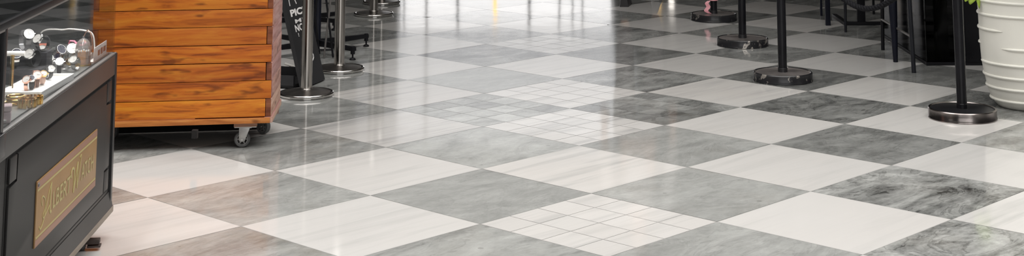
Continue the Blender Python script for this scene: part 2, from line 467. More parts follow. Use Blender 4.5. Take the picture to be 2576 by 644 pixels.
for iu in range(int(min(u for u, v in us))-1, int(max(u for u, v in us))+2):
    for iv in range(int(min(v for u, v in us))-1, int(max(v for u, v in us))+2):
        du, dv = iu+0.5-PU, iv+0.5-PV
        wx, wy = S*(ca*du+sa*dv), S*(-sa*du+ca*dv)
        if not (XL-0.4 < wx < XR+0.4 and YB-0.4 < wy < YF+0.4): continue
        dark = (iu+iv) % 2 != 0
        k = 4 if (iu, iv) in SMALL else 1
        base_seed = rnd.random()
        if dark: tone, con, st = TONE.get((iu, iv), (rnd.uniform(0.19, 0.32), rnd.uniform(0.35, 0.8), rnd.choice((0, 0, 0.15))))
        else: tone, con, st = (0.86 if (iu, iv) in ((-4, 2), (-3, 1)) else rnd.uniform(0.96, 1.03)), WT.get((iu, iv), rnd.uniform(0.15, 0.4)), rnd.uniform(0, 0.7)
        for a in range(k):
            for c in range(k):
                g = 0.0022 if k == 1 else 0.0026
                u0, u1, v0, v1 = iu+a/k+g, iu+(a+1)/k-g, iv+c/k+g, iv+(c+1)/k-g
                ta, tb = rnd.uniform(-1, 1)*0.0011, rnd.uniform(-1, 1)*0.0011
                i0 = len(verts)
                uc, vc = (u0+u1)/2, (v0+v1)/2
                for (uu, vv) in ((u0, v0), (u1, v0), (u1, v1), (u0, v1)):
                    verts.append((uu, vv, ta*(uu-uc)+tb*(vv-vc)))
                faces.append((i0, i0+1, i0+2, i0+3)); mats_.append(1 if dark else 0)
                tt = tone*(rnd.uniform(0.72, 1.25) if (k > 1 and dark) else rnd.uniform(0.93, 1.05) if k > 1 else 1)
                sd = base_seed if k == 1 else rnd.random()
                att.append((tt, sd, st, con))
# grout bed just under the tiles
i0 = len(verts)
for x, y in ((XL-0.3, YB-0.3), (XR+0.3, YB-0.3), (XR+0.3, YF+0.3), (XL-0.3, YF+0.3)):
    u, v = latt(x, y); verts.append((u, v, -0.0009))
faces.append((i0, i0+1, i0+2, i0+3)); mats_.append(2); att.append((1, 0, 0, 1))
me.from_pydata(verts, [], faces)
for k_ in ('white_tile', 'dark_tile', 'grout'): me.materials.append(M[k_])
for p, mi in zip(me.polygons, mats_): p.material_index = mi
ca_ = me.color_attributes.new('tile', 'FLOAT_COLOR', 'CORNER')
for p, c in zip(me.polygons, att):
    for li in p.loop_indices: ca_.data[li].color = c
floor = bpy.data.objects.new('floor', me); COL.objects.link(floor)
floor.rotation_euler = (0, 0, -A); floor.scale = (S, S, S)
floor.location = (-S*(ca*PU+sa*PV), -S*(-sa*PU+ca*PV), 0)
struct(floor, 'checkered floor of polished white and grey marble tiles', 'floor')

# ------------------------------------------------------------------ hall shell
def wallbox(name, lo, hi, mt):
    b = MB(); b.box(lo, hi); return struct(b.build(name, mt))


wallbox('ceiling', (XL, YB, ZC), (XR, YF, ZC+0.1), M['plaster'])
wallbox('wall_left', (XL-0.1, YB, -0.02), (XL, YF, ZC), M['dark_wall'])
wallbox('wall_right', (XR, YB, -0.02), (XR+0.1, YF, ZC), M['dark_wall'])
wallbox('wall_back', (XL, YB-0.1, -0.02), (XR, YB, ZC), M['dark_wall'])
GX0, GX1 = atY(1000, 45, YF).x, atY(1545, 45, YF).x
b = MB()
b.box((XL, YF, -0.02), (GX0, YF+0.2, ZC)); b.box((GX1, YF, -0.02), (XR, YF+0.2, ZC)); b.box((GX0, YF, 4.3), (GX1, YF+0.2, ZC))
struct(b.build('wall_front', M['dark_wall']))
ZT = -atY(1270, 78, YF).z
b = MB(); b.box((GX0, YF+0.1, 0.0), (GX1, YF+0.12, ZT)); struct(b.build('window_1', M['day_low']))
b = MB(); b.box((GX0, YF+0.1, ZT), (GX1, YF+0.12, 4.3)); struct(b.build('window_2', M['day_high']))
M['glow_side'] = emitter('added_side_glow', (0.96, 0.96, 1.0), 0.22)  # dim glow added either side of the panes, softens the floor reflection's edges
GX2, GX3 = atY(900, 45, YF).x, atY(1600, 45, YF).x
b = MB(); b.box((GX2, YF-0.02, ZT+0.4), (GX0, YF-0.005, 4.3)); struct(b.build('added_glow_left', M['glow_side']))  # added glowing strip on the wall, left of the glazing
b = MB(); b.box((GX1, YF-0.02, ZT+0.4), (GX3, YF-0.005, 4.3)); struct(b.build('added_glow_right', M['glow_side']))  # its added counterpart on the right, no opening behind it
b = MB()
for px, w in ((1004, 0.05), (1016, 0.05), (1072, 0.065), (1151, 0.075), (1332, 0.09), (1408, 0.06), (1441, 0.05), (1466, 0.05), (1541, 0.06)):
    x = atY(px, 45, YF).x
    w *= 0.6
    b.box((x-w/2, YF+0.02, 0), (x+w/2, YF+0.1, 4.3 if px == 1072 else ZT), 0.004)
b.box((GX0, YF+0.03, 0), (GX1, YF+0.1, 0.12)); b.box((GX0, YF+0.03, ZT-0.03), (GX1, YF+0.1, ZT+0.03)); b.box((GX0, YF+0.03, 0.95), (GX1, YF+0.09, 1.0))
struct(b.build('trim_1', M['mullion']))

# ------------------------------------------------------------------ stanchions
def lathe_part(name, prof, mt, parent, n=48):
    b = MB(); b.lathe(prof, n)
    return local_build(b, name, mt, parent)


def local_build(b, name, mt, parent, sharp=35.0):
    """like build, the shape already given in the parent's own coordinates"""
    o = b.build(name, mt, None, None, sharp); o.parent = parent; return o


def steel_post(label):
    t = thing('steel_stanchion', label, 'stanchion', group='polished steel stanchions on the left')
    base = lathe_part('base', [(0, 0), (0.132, 0), (0.1355, 0.002), (0.1355, 0.005)]+[(0.1335+0.009*math.cos(a_), 0.0135+0.0085*math.sin(a_)) for a_ in [-1.35+i*0.29 for i in range(13)]]+[(0.125, 0.0195)], M['polished'], t, 64)
    lathe_part('base_plate', [(0.126, 0.0197), (0.10, 0.0225), (0.07, 0.027), (0.04, 0.031), (0.0, 0.031)], M['worn_steel'], base, 64)
    lathe_part('pole', [(0.0, 0.03), (0.0295, 0.03), (0.0295, 0.92), (0, 0.92)], M['steel'], t, 40)
    lathe_part('collar', [(0.0293, 0.0305), (0.0325, 0.0305), (0.0325, 0.036), (0.0293, 0.038)], M['polished'], t, 40)
    lathe_part('cap', [(0.0, 0.92), (0.036, 0.92), (0.037, 0.925), (0.037, 0.985), (0.03, 0.995), (0, 0.998)], M['polished'], t, 40)
    return t


def place(px, yfront, r):
    g = G(px, yfront); d = Vector((g.x, g.y, 0)).normalized()
    return (g.x+d.x*r, g.y+d.y*r, 0)


s0 = steel_post('nearest steel stanchion, standing in front of the black folding sign')
s0.location = place(770, 253.5, 0.142)
dup(s0, place(853, 188.5, 0.142), 0.6, 'steel stanchion right of the black folding sign, second from the wooden cart')
dup(s0, place(940, 45.0, 0.142), 1.3, 'distant steel stanchion, the nearer of the two by the bright floor reflection')
dup(s0, place(960, 14.5, 0.142), 2.2, 'farthest steel stanchion, half hidden behind another distant one')


def black_post(label, basemat, topmat, collar):
    t = thing('black_stanchion', label, 'stanchion', group='black rope stanchions on the right')
    base = lathe_part('base', [(0, 0.004), (0.150, 0.004), (0.152, 0.0), (0.160, 0.0), (0.162, 0.004), (0.161, 0.010), (0.160, 0.012), (0.160, 0.044), (0.157, 0.048), (0.152, 0.048), (0.149, 0.045)], basemat, t, 72)
    lathe_part('base_top', [(0.150, 0.0452), (0.147, 0.043), (0.10, 0.044), (0.03, 0.046), (0, 0.046)], topmat, base, 72)
    lathe_part('pole', [(0, 0.045), (0.0242, 0.045), (0.0242, 0.90), (0, 0.90)], M['black_paint'], t, 40)
    lathe_part('collar', [(0.024, 0.0455), (0.0262, 0.0455), (0.0262, 0.066), (0.024, 0.068)], collar, t, 40)
    lathe_part('cap', [(0, 0.90), (0.030, 0.90), (0.031, 0.905), (0.031, 0.955), (0.024, 0.965), (0, 0.97)], M['black_paint'], t, 40)
    b = MB()
    b.tube([(0.045*math.cos(a), 0.045*math.sin(a), 0.875) for a in [2*PI*i/24 for i in range(24)]], 0.004, 8, closed=True)
    for a in (0, PI/2, PI, 3*PI/2): b.tube([(0.02*math.cos(a), 0.02*math.sin(a), 0.875), (0.045*math.cos(a), 0.045*math.sin(a), 0.875)], 0.004, 8)
    local_build(b, 'hook_ring', M['black_paint'], t)
    return t


p1 = place(2422, 313.5, 0.161); p2 = place(1970, 215.5, 0.161); p3 = place(1868.5, 124.0, 0.161); p4 = place(1796, 58.5, 0.161)
k1 = black_post('nearest black stanchion, its base rim bare metal, beside the white planter', M['dark_chrome'], M['black_top'], M['black_paint'])
k1.location = p1
k2 = black_post('black stanchion with badly chipped base and pale scuffed top, second from the planter', M['black_chip'], M['scuffed_top'], M['black_top'])
k2.location = p2
k3 = dup(k2, p3, 1.9, 'black stanchion third from the white planter, black chipped base')
k4 = dup(k2, p4, 3.7, 'farthest black stanchion, with a pink ribbon at the foot of its pole')

# braided rope between the two nearest black posts
P1, P2 = Vector((p1[0], p1[1], 0.872)), Vector((p2[0], p2[1], 0.872))
dirr = (P2-P1).normalized(); A0, A1 = P1+dirr*0.07, P2-dirr*0.07
sagz = 0.442


def rope_pt(t): 
    p = A0.lerp(A1, t); q = 2*t-1
    p.z = sagz+(0.872-sagz)*(0.1*abs(q)+0.9*q*q) if abs(q) > 0.12 else sagz+(0.872-sagz)*(0.1*(0.06+q*q/0.24)+0.9*q*q)
    return p


rp = thing('barrier_rope', 'black braided rope drooping between the two nearest black stanchions', 'rope', tuple(A0.lerp(A1, .5)-Vector((0, 0, .42))))
b = MB(); NS = 260
for k in range(3):
    pts = []
    for i in range(NS+1):
        t = i/NS; c = rope_pt(t); tg = (rope_pt(min(t+0.002, 1))-rope_pt(max(t-0.002, 0))).normalized()
        n1 = tg.cross(Vector((0, 0, 1))).normalized(); n2 = tg.cross(n1)
        a = 2*PI*(t*19+k/3.0)
        pts.append(c+n1*math.cos(a)*0.0072+n2*math.sin(a)*0.0072)
    b.tube(pts, 0.0084, 8)
b.build('braid', M['rope'], rp)
for q in (0, 1):
    c0 = rope_pt(0.0 if q == 0 else 1.0); c1 = rope_pt(0.05 if q == 0 else 0.95)
    b = MB(); b.tube([c0, c1], 0.0185, 14); b.build('end_sleeve', M['black_paint'], rp)

# pink ribbon by the farthest post
b = MB(); rb = []
q4 = Vector(p4)
for i in range(25):
    t = i/24
    rb.append(Vector((q4.x-0.030-0.022*math.sin(PI*min(1, t*1.05))-0.012*math.sin(t*9), q4.y-0.022, 0.0485+0.085*t)))
wd = 0.015
vs = []
for i, p in enumerate(rb):
    w_ = wd*(0.45+0.55*math.sin(PI*min(1.0, 0.25+i/24*0.62)))
    vs.append([b.b.verts.new(p+Vector(v_)) for v_ in ((-w_, 0, 0), (w_, -0.006, 0), (w_, -0.0044, 0), (-w_, 0.0016, 0))])
for a_, c_ in zip(vs, vs[1:]):
    for j in range(4): b.b.faces.new((a_[j], a_[(j+1) % 4], c_[(j+1) % 4], c_[j]))
b.b.faces.new(vs[0]); b.b.faces.new(vs[-1])
b.tube([(q4.x+0.029*math.cos(a), q4.y+0.029*math.sin(a), 0.138) for a in [2*PI*i/24 for i in range(24)]], 0.0045, 8, closed=True)
tag(b.build('ribbon', M['pink'], None, (q4.x-0.05, q4.y, 0.05), smooth=True), 'short pink ribbon tied round the pole foot of the farthest black stanchion', 'ribbon')

# ------------------------------------------------------------------ wooden cart
zb = 0.107
FR, FL = G(668, 309.5, zb), G(290, 320.5, zb)
de = (FR-FL)/378.0
FR, FL = FL+de*(681.5-290), FL-de*(290-223)
BR = G(704.5, 263.5, zb)
BL = FL+(BR-FR)*1.0+Vector((-0.05, 0, 0))
cart = thing('plank_cart', 'orange brown wooden plank cart on small casters', 'cart', ((FR.x+BL.x)/2, (FR.y+BL.y)/2, 0))
ex = (FR-FL); LEN = math.hypot(ex.x, ex.y); ex.z = 0; ex.normalize()
ny = Vector((ex.y, -ex.x, 0))          # outward (towards the camera)
sx = (BR-FR); sx.z = 0; SL = sx.length; sx.normalize(); sn = Vector((sx.y, -sx.x, 0))
ROW = 0.0766; NR = 10; z0 = zb+0.0265
def obox(b, o, ax, al, nv, nl, za, zb_, bev):
    """box from origin o: al along ax, thickness nl along nv, between two heights"""
    z = Vector((0, 0, 1))
    mt = Matrix(((ax.x, nv.x, 0, o.x), (ax.y, nv.y, 0, o.y), (0, 0, 1, 0), (0, 0, 0, 1)))
    b.box((min(al), min(nl), za), (max(al), max(nl), zb_), bev, mt)


rj = random.Random(11)
bf, bs, be, bl_, bk = MB(), MB(), MB(), MB(), MB()
for r in range(NR):
    za, zc = z0+r*ROW+0.0008, z0+(r+1)*ROW-0.0008
    long_ = (r % 2 == 1)
    jx = rj.uniform(-0.004, 0.004)
    th = rj.uniform(-0.0006, 0.0006)
    e1 = LEN-(0.002 if long_ else 0.026)+jx*0.5
    e0 = 0.002 if long_ else 0.026
    obox(bf, FL, ex, (e0, e1), ny, (-0.022, 0.0+th), za+rj.uniform(0, .001), zc-rj.uniform(0, .001), 0.0012)
    # side boards run through in the other rows and show their end grain at the corner
    s0_ = 0.001 if not long_ else 0.0225
    obox(bs, FR, sx, (s0_+0.002, SL), sn, (-0.0235, 0.0+rj.uniform(-.001, .001)), za, zc, 0.0016)
    if not long_:
        for o_, al_ in ((FR, (-0.0245, -0.0012)), (FL, (0.0012, 0.0245))):
            be = MB(); obox(be, o_, ex, al_, ny, (-0.0215, -0.003), za+.001, zc-.001, 0.001); be.build('end_grain', M['cart_end'], cart)
    obox(bl_, FL, Vector((BL.x-FL.x, BL.y-FL.y, 0)).normalized(), (0.024, 0.45), ex, (0.0, 0.02), za, zc, 0.0015)
    obox(bk, BL, (BR-BL).normalized(), (0.0, (BR-BL).length-0.024), Vector((0, 1, 0)), (-0.022, 0.0), za, zc, 0.0015)
bf.build('front_planks', M['cart_wood'], cart); bs.build('side_planks', M['cart_side'], cart)
bl_.build('left_planks', M['cart_side'], cart); bk.build('rear_planks', M['cart_side'], cart)
b = MB()
obox(b, FL, ex, (-0.004, LEN-0.004), ny, (-0.03, 0.008), zb+0.001, zb+0.024, 0.002)
obox(b, FL, ex, (0.02, LEN*0.58), ny, (-0.02, 0.0035), zb+0.0242, z0+0.001, 0.001)
b.build('bottom_trim', M['cart_trim'], cart)
b = MB()
obox(b, FR, sx, (0.0, SL), sn, (-0.03, 0.006), zb+0.001, zb+0.0255, 0.002)
b.build('side_trim', M['cart_side'], cart)
b = MB()
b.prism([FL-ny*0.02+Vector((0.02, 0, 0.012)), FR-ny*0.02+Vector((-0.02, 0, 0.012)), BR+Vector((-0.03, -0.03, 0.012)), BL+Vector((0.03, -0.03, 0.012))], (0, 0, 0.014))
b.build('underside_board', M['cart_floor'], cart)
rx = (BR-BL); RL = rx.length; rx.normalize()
b = MB(); obox(b, BL, rx, (0.0, RL-0.09), Vector((0, 1, 0)), (-0.05, -0.03), 0.008, zb+0.012, 0.002); b.build('rear_light_block', M['cart_floor'], cart)  # added board, blocks light from behind so the floor underneath stays black
b = MB()
top_z = z0+NR*ROW
b.prism([FL+ny*0.015+ex*-0.015+Vector((0, 0, top_z-zb)), FR+ny*0.015+ex*0.015+Vector((0, 0, top_z-zb)), BR+Vector((0.015, 0.015, top_z-zb)), BL+Vector((-0.015, 0.015, top_z-zb))], (0, 0, 0.03), bev=0.003)
b.build('top_board', M['cart_trim'], cart)
b = MB(); c = G(489, 330, 0.09); c = G(490, 345, 0.09)
b.box((c.x-0.012, c.y-0.012, 0.086), (c.x+0.012, c.y+0.012, zb+0.013), 0.002); b.build('floor_cleat', M['cart_floor'], cart)


def caster(parent, x, y, ang):
    top = zb-0.001 if parent is cart else None
    R = 0.035
    rot = Matrix.Translation((x, y, 0)) @ Matrix.Rotation(ang, 4, 'Z')
    b = MB(); b.box((-0.048, -0.03, 0.090), (0.052, 0.03, zb+0.0125), 0.002, rot); blk = b.build('mounting_block', M['block_wood'], parent)
    b = MB(); b.box((-0.046, -0.029, 0.0865), (0.050, 0.029, 0.0915), 0.0015, rot)
    b.build('caster_plate', M['caster_metal'], blk)
    b = MB()
    for sd in (-1, 1):
        pts = [(-0.026, sd*0.017, 0.0862), (0.022, sd*0.017, 0.0862), (-0.001, sd*0.017, 0.028), (-0.020, sd*0.017, 0.024), (-0.026, sd*0.017, 0.034)]
        b.prism([rot @ Vector(p) for p in pts], (rot.to_3x3() @ Vector((0, sd*0.0028, 0))), bev=0.0006)
    b.box((-0.026, -0.018, 0.082), (0.028, 0.018, 0.0866), 0.001, rot)
    b.tube([rot @ Vector((-0.012, -0.024, R)), rot @ Vector((-0.012, 0.024, R))], 0.0055, 12)
    b.build('caster_fork', M['caster_metal'], blk)
    b = MB()
    mt = rot @ Matrix.Translation((-0.012, 0, R)) @ Matrix.Rotation(PI/2, 4, 'X')
    b.lathe([(0.024, -0.0115), (0.031, -0.0125), (0.0345, -0.008), (0.0348, 0.0), (0.0345, 0.008), (0.031, 0.0125), (0.024, 0.0115), (0.024, -0.0115)], 40, mat=mt)
    w = b.build('wheel', M['caster_wheel'], blk)
    b = MB()
    b.lathe([(0.0055, -0.012), (0.010, -0.012), (0.010, 0.012), (0.0055, 0.012)], 24, mat=mt)
    for k in range(6):
        a = 2*PI*k/6
        b.box((0.009, -0.003, -0.008), (0.0245, 0.003, 0.008), 0.001, mt @ Matrix.Rotation(a, 4, 'Z'))
    b.lathe([(0.0215, -0.011), (0.0245, -0.011), (0.0245, 0.011), (0.0215, 0.011)], 32, mat=mt)
    h = b.build('wheel_hub', M['caster_hub'], blk)


gw = G(600, 375, 0)
caster(cart, gw.x+0.02, gw.y+0.04, 0.12)
caster(cart, BR.x-0.045, BR.y-0.12, -0.5)
caster(cart, FL.x+0.03, FL.y+0.06, 0.3)
caster(cart, FL.x+0.03, FL.y+0.30, -0.2)

# ------------------------------------------------------------------ watch display case
D0 = Vector((-1.498, 5.60, 0)); dv = Vector((0.0525, -1, 0)).normalized()   # far right corner and direction towards the near end
nvx = Vector((-dv.y, dv.x, 0)); nvx = Vector((abs(nvx.x), dv.x*abs(nvx.x)/abs(dv.y) if True else 0, 0)).normalized()   # outward, to the right


def on_case(px, py):
    d = ray(px, py); t = (D0-EYE).dot(nvx)/d.dot(nvx); p = EYE+d*t
    return ((p-D0).dot(dv), p.z)


CL, CD = 1.55, 0.56
case = thing('watch_display_case', 'charcoal watch display case with glass top and bronze sign', 'display case', tuple(D0+dv*CL/2-nvx*CD/2))
ZB0, ZB1, ZTOP, ZG = 0.079, 0.100, 0.612, 0.885


def cbox(b, s0_, s1_, n0, n1, za, zc, bev=0.002): obox(b, D0, dv, (s0_, s1_), nvx, (n0, n1), za, zc, bev)


b = MB(); cbox(b, 0, CL, -CD, 0, ZB1, ZTOP, 0.003); b.build('body', M['case_body'], case)
b = MB(); cbox(b, -0.012, CL, -CD, 0.012, ZB0, ZB1, 0.003); b.build('base_strip', M['case_trim'], case)
b = MB()   # sloping plinth board over the strip and ledge under the glass
b.prism([D0+nvx*0.001+Vector((0, 0, ZB1)), D0+nvx*0.011+Vector((0, 0, ZB1)), D0+nvx*0.010+Vector((0, 0, ZB1+0.004)), D0+nvx*0.0012+Vector((0, 0, ZB1+0.052))], dv*CL)
cbox(b, 0, CL, 0.001, 0.006, ZTOP-0.068, ZTOP-0.001, 0.003)
b.build('moulding', M['case_edge'], case)
b = MB(); cbox(b, -0.004, 0.022, -0.02, 0.0075, ZB1, ZTOP+0.002, 0.002); b.build('corner_post', M['case_rail'], case)
# raised front panel with notched corners and four loose corner blocks
sa_, sb_ = 0.075, on_case(11, 560)[0]
nz = 0.075; ns = 0.075; zlo, zhi = 0.175, 0.535
PTS = [(sa_+ns, zhi), (sb_-ns, zhi), (sb_-ns, zhi-nz), (sb_, zhi-nz), (sb_, zlo+nz), (sb_-ns, zlo+nz), (sb_-ns, zlo), (sa_+ns, zlo), (sa_+ns, zlo+nz), (sa_, zlo+nz), (sa_, zhi-nz), (sa_+ns, zhi-nz)]
b = MB(); b.prism([D0+dv*s_+nvx*0.0005+Vector((0, 0, z_)) for s_, z_ in PTS], nvx*0.008, bev=0.0026); b.build('front_panel', M['case_body'], case)
b = MB(); b.prism([D0+dv*s_+nvx*0.0003+Vector((0, 0, z_)) for s_, z_ in [(sa_-0.012, zlo-0.012), (sb_+0.012, zlo-0.012), (sb_+0.012, zhi+0.012), (sa_-0.012, zhi+0.012)]], nvx*0.0008); b.build('groove', M['rubber'], case)
for (s_, z_) in ((sa_, zhi-nz), (sb_-ns, zhi-nz), (sa_, zlo), (sb_-ns, zlo)):
    b = MB(); g_ = 0.009
    sA = s_ if s_ == sa_ else s_+g_; sB = s_+ns-g_ if s_ == sa_ else s_+ns
    zA = z_ if z_ == zlo else z_+g_; zB = z_+nz-g_ if z_ == zlo else z_+nz
    cbox(b, sA, sB, 0.0005, 0.0085, zA, zB, 0.0026); b.build('corner_block', M['case_body'], case)
# sign plate
tl, tr, brr, bl2 = on_case(83, 461), on_case(236, 322), on_case(236, 461), on_case(80, 622)
ss0, ss1 = tl[0], tr[0]; sz1 = (tl[1]+tr[1])/2; sz0 = (brr[1]+bl2[1])/2
b = MB(); cbox(b, ss1, ss0, 0.0086, 0.0125, sz0, sz1, 0.0012); plate = b.build('sign_plate', M['brass_plate'], case)
SW, SH = ss0-ss1, sz1-sz0


def sp(x, y, n=0.0): return D0+dv*(ss0-x)+nvx*(0.0126+n)+Vector((0, 0, sz0+y))   # x from the near end, reading direction


b = MB()
for yy in (0.14, 0.86):
    q = [sp(0.005, SH*yy-0.0028), sp(SW-0.005, SH*yy-0.0028), sp(SW-0.005, SH*yy+0.0028), sp(0.005, SH*yy+0.0028)]
    b.prism(q, nvx*0.0006)
b.build('rule_line', M['brass_letter'], plate)
b = MB()
for yy in (0.06, 0.94):
    q = [sp(0.002, SH*yy-SH*0.05), sp(SW-0.002, SH*yy-SH*0.05), sp(SW-0.002, SH*yy+SH*0.05), sp(0.002, SH*yy+SH*0.05)]
    b.prism(q, nvx*0.0003)
b.build('edge_band', M['brass_edge'], plate)
b = MB(); b.lathe([(0.0, 0.0), (0.006, 0.0), (0.005, 0.003), (0, 0.004)], 16, mat=Matrix.Translation(sp(0.012, SH-0.01)) @ Matrix.Rotation(PI/2, 4, 'Y')); b.build('screw', M['pale_edge'], plate)


def text_mesh(body, size, shear=0.0, off=0.0):
    cu_ = bpy.data.curves.new('t', 'FONT'); cu_.body = body; cu_.size = size; cu_.shear = shear; cu_.offset = off; cu_.resolution_u = 3
    o = bpy.data.objects.new('t', cu_); COL.objects.link(o)
    bpy.context.view_layer.update()
    dg = bpy.context.evaluated_depsgraph_get()
    me_ = bpy.data.meshes.new_from_object(o.evaluated_get(dg))
    bpy.data.objects.remove(o); bpy.data.curves.remove(cu_)
    vs = [v.co.copy() for v in me_.vertices]; fs = [tuple(p.vertices) for p in me_.polygons]
    bpy.data.meshes.remove(me_)
    return vs, fs


def put_text(b, vs, fs, fn, width=None, height=None):
    x0 = min(v.x for v in vs); x1 = max(v.x for v in vs); y0 = min(v.y for v in vs); y1 = max(v.y for v in vs)
    kx = (width/(x1-x0)) if width else 1; ky = (height/(y1-y0)) if height else kx
    nv = [b.b.verts.new(fn((v.x-x0)*kx, (v.y-y0)*ky)) for v in vs]
    for f in fs:
        try: b.b.faces.new([nv[i] for i in f])
        except ValueError: pass


b = MB()
caps = SH*0.27; yb = SH*0.35
put_text(b, *text_mesh('LBERT', 1.0, 0.0, 0.012), lambda x, y: sp(SW*0.245+x, yb+y, 0.0008), SW*0.285, caps)
put_text(b, *text_mesh('ATCH', 1.0, 0.0, 0.012), lambda x, y: sp(SW*0.715+x, yb+y, 0.0008), SW*0.225, caps)


def stroke(pts, r=0.0032, n=40):
    # smooth polyline through the points (Catmull-Rom), flat pen
    P = [Vector((p[0], p[1], 0)) for p in pts]; out = []
    for i in range(len(P)-1):
        p0, p1_, p2_, p3_ = P[max(i-1, 0)], P[i], P[i+1], P[min(i+2, len(P)-1)]
        for k in range(8):
            t = k/8
            out.append(0.5*((2*p1_)+(p2_-p0)*t+(2*p0-5*p1_+4*p2_-p3_)*t*t+(3*p1_-p0-3*p2_+p3_)*t**3))
    out.append(P[-1])
    b.tube([sp(v.x*SW, v.y*SH, 0.0006) for v in out], r, 8, flat=0.35, upv=nvx)


# big script A and W
stroke([(0.055, 0.27), (0.065, 0.225), (0.085, 0.235), (0.12, 0.34), (0.17, 0.62), (0.215, 0.80)], 0.0030)
stroke([(0.215, 0.80), (0.205, 0.55), (0.205, 0.36), (0.225, 0.33)], 0.0048)
stroke([(0.085, 0.56), (0.07, 0.66), (0.09, 0.70), (0.125, 0.62), (0.13, 0.48), (0.10, 0.40), (0.12, 0.35), (0.2, 0.46)], 0.0026)
stroke([(0.545, 0.56), (0.535, 0.64), (0.555, 0.70), (0.585, 0.66), (0.59, 0.50), (0.585, 0.28)], 0.0042)
stroke([(0.585, 0.28), (0.61, 0.45), (0.64, 0.68), (0.65, 0.70), (0.645, 0.50), (0.645, 0.30)], 0.0040)
stroke([(0.645, 0.30), (0.67, 0.48), (0.705, 0.76), (0.70, 0.80), (0.68, 0.77)], 0.0028)
b.build('lettering', M['brass_letter'], plate)
# feet
for s_, n_ in ((0.17, -0.05), (0.17, -CD+0.06), (CL-0.12, -0.05), (CL-0.12, -CD+0.06)):
    c = D0+dv*s_+nvx*n_
    b = MB()
    mt = Matrix.Translation((c.x, c.y, 0)) @ Matrix.Rotation(0.15, 4, 'Z')
    b.box((-0.022, -0.015, 0.058), (0.022, 0.015, ZB0+0.001), 0.002, mt)
    b.box((-0.018, -0.012, 0.02), (-0.013, 0.012, 0.06), 0.001, mt); b.box((0.013, -0.012, 0.02), (0.018, 0.012, 0.06), 0.001, mt)
    fo = b.build('caster_fork', M['foot_brown'], case)
    b = MB(); b.lathe([(0, -0.011), (0.026, -0.011), (0.029, -0.006), (0.029, 0.006), (0.026, 0.011), (0, 0.011)], 24, mat=mt @ Matrix.Translation((0, 0, 0.0292)) @ Matrix.Rotation(PI/2, 4, 'Y')); b.build('wheel', M['caster_wheel'], fo)
    b = MB(); b.box((0.018, -0.02, 0.010), (0.062, 0.016, 0.016), 0.0015, mt); b.box((0.016, -0.016, 0.020), (0.058, 0.018, 0.034), 0.002, mt); b.build('brake_pedal', M['foot_brown'], fo)
# glass box
b = MB(); cbox(b, 0.02, CL-0.02, -CD+0.02, -0.02, ZTOP-0.0, ZTOP+0.004, 0.0); b.build('case_floor', M['case_floor'], case)
b = MB()
cbox(b, -0.002, CL, -0.010, 0.004, ZTOP, ZTOP+0.005, 0.001); cbox(b, -0.002, 0.010, -CD, 0.0, ZTOP, ZTOP+0.005, 0.001)
b.build('sill', M['pale_edge'], case)
b = MB()
cbox(b, 0, CL, -0.016, 0.003, ZG, ZG+0.018, 0.002); cbox(b, 0, CL, -CD, -CD+0.016, ZG, ZG+0.018, 0.002)
cbox(b, 0, 0.016, -CD, 0, ZG, ZG+0.018, 0.002); cbox(b, CL-0.016, CL, -CD, 0, ZG, ZG+0.018, 0.002)
b.build('top_rail', M['case_rail'], case)
b = MB(); cbox(b, 0.0, CL, -0.012, 0.0035, ZG-0.005, ZG, 0.0); b.build('rail_edge', M['pale_edge'], case)
sp_ = on_case(5, 250)[0]
b = MB(); cbox(b, sp_-0.012, sp_+0.012, -0.018, 0.004, ZTOP, ZG, 0.002); cbox(b, sp_-0.014, sp_+0.05, 0.004, 0.012, ZTOP-0.055, ZTOP+0.005, 0.004); b.build('glass_post', M['case_rail'], case)
b = MB(); cbox(b, 0.006, sp_, -0.007, -0.003, ZTOP+0.004, ZG, 0.0); b.build('side_glass', M['glass'], case)
b = MB(); cbox(b, sp_, CL-0.005, -0.007, -0.003, ZTOP+0.004, ZG, 0.0); b.build('side_glass', M['glass'], case)
b = MB(); cbox(b, 0.005, 0.009, -CD+0.006, -0.008, ZTOP+0.004, ZG, 0.0); b.build('end_glass', M['glass'], case)
b = MB(); cbox(b, 0.008, CL-0.008, -CD+0.008, -0.008, ZG+0.019, ZG+0.023, 0.0); b.build('top_glass', M['glass'], case)
b = MB(); cbox(b, CL-0.006, CL, -CD, 0, ZTOP, ZG, 0.0); cbox(b, 0.0, CL, -CD, -CD+0.006, ZTOP, ZG, 0.0); b.build('rear_door', M['case_rail'], case)

# ------------------------------------------------------------------ what lies in the case
ZI = ZTOP+0.0045
M['silver'] = plain('watch_silver', (0.72, 0.71, 0.69), 0.2, 1.0, rvar=0.2, scale=60)
M['gold'] = plain('gold_plate', (0.85, 0.58, 0.22), 0.22, 1.0, rvar=0.2, scale=60)
M['rose'] = plain('rose_gold', (0.80, 0.48, 0.36), 0.25, 1.0)
M['tan_leather'] = plain('red_brown_leather', (0.30, 0.085, 0.055), 0.55, var=0.25, scale=60)
M['beige_leather'] = plain('beige_leather', (0.62, 0.42, 0.34), 0.55)
M['brown_leather'] = plain('brown_leather', (0.18, 0.09, 0.06), 0.55, var=0.2, scale=60)
M['black_leather'] = plain('black_leather', (0.02, 0.02, 0.022), 0.5)
M['velvet'] = plain('black_velvet', (0.012, 0.012, 0.016), 0.9)
M['white_card'] = plain('white_card', (0.78, 0.77, 0.74), 0.6)
M['card_print'] = plain('brown_print', (0.33, 0.16, 0.12), 0.6)
M['white_dial'] = plain('white_dial', (0.60, 0.59, 0.56), 0.35)
M['dark_dial'] = plain('dark_dial', (0.03, 0.03, 0.05), 0.2)
M['acrylic'] = glass_thin('clear_acrylic', (0.90, 0.90, 0.91), 1.0, 0.05)
mt_ = M['acrylic']; t_ = mt_.node_tree; df_ = N(t_, 'ShaderNodeBsdfDiffuse'); df_.inputs[0].default_value = (0.8, 0.78, 0.78, 1)
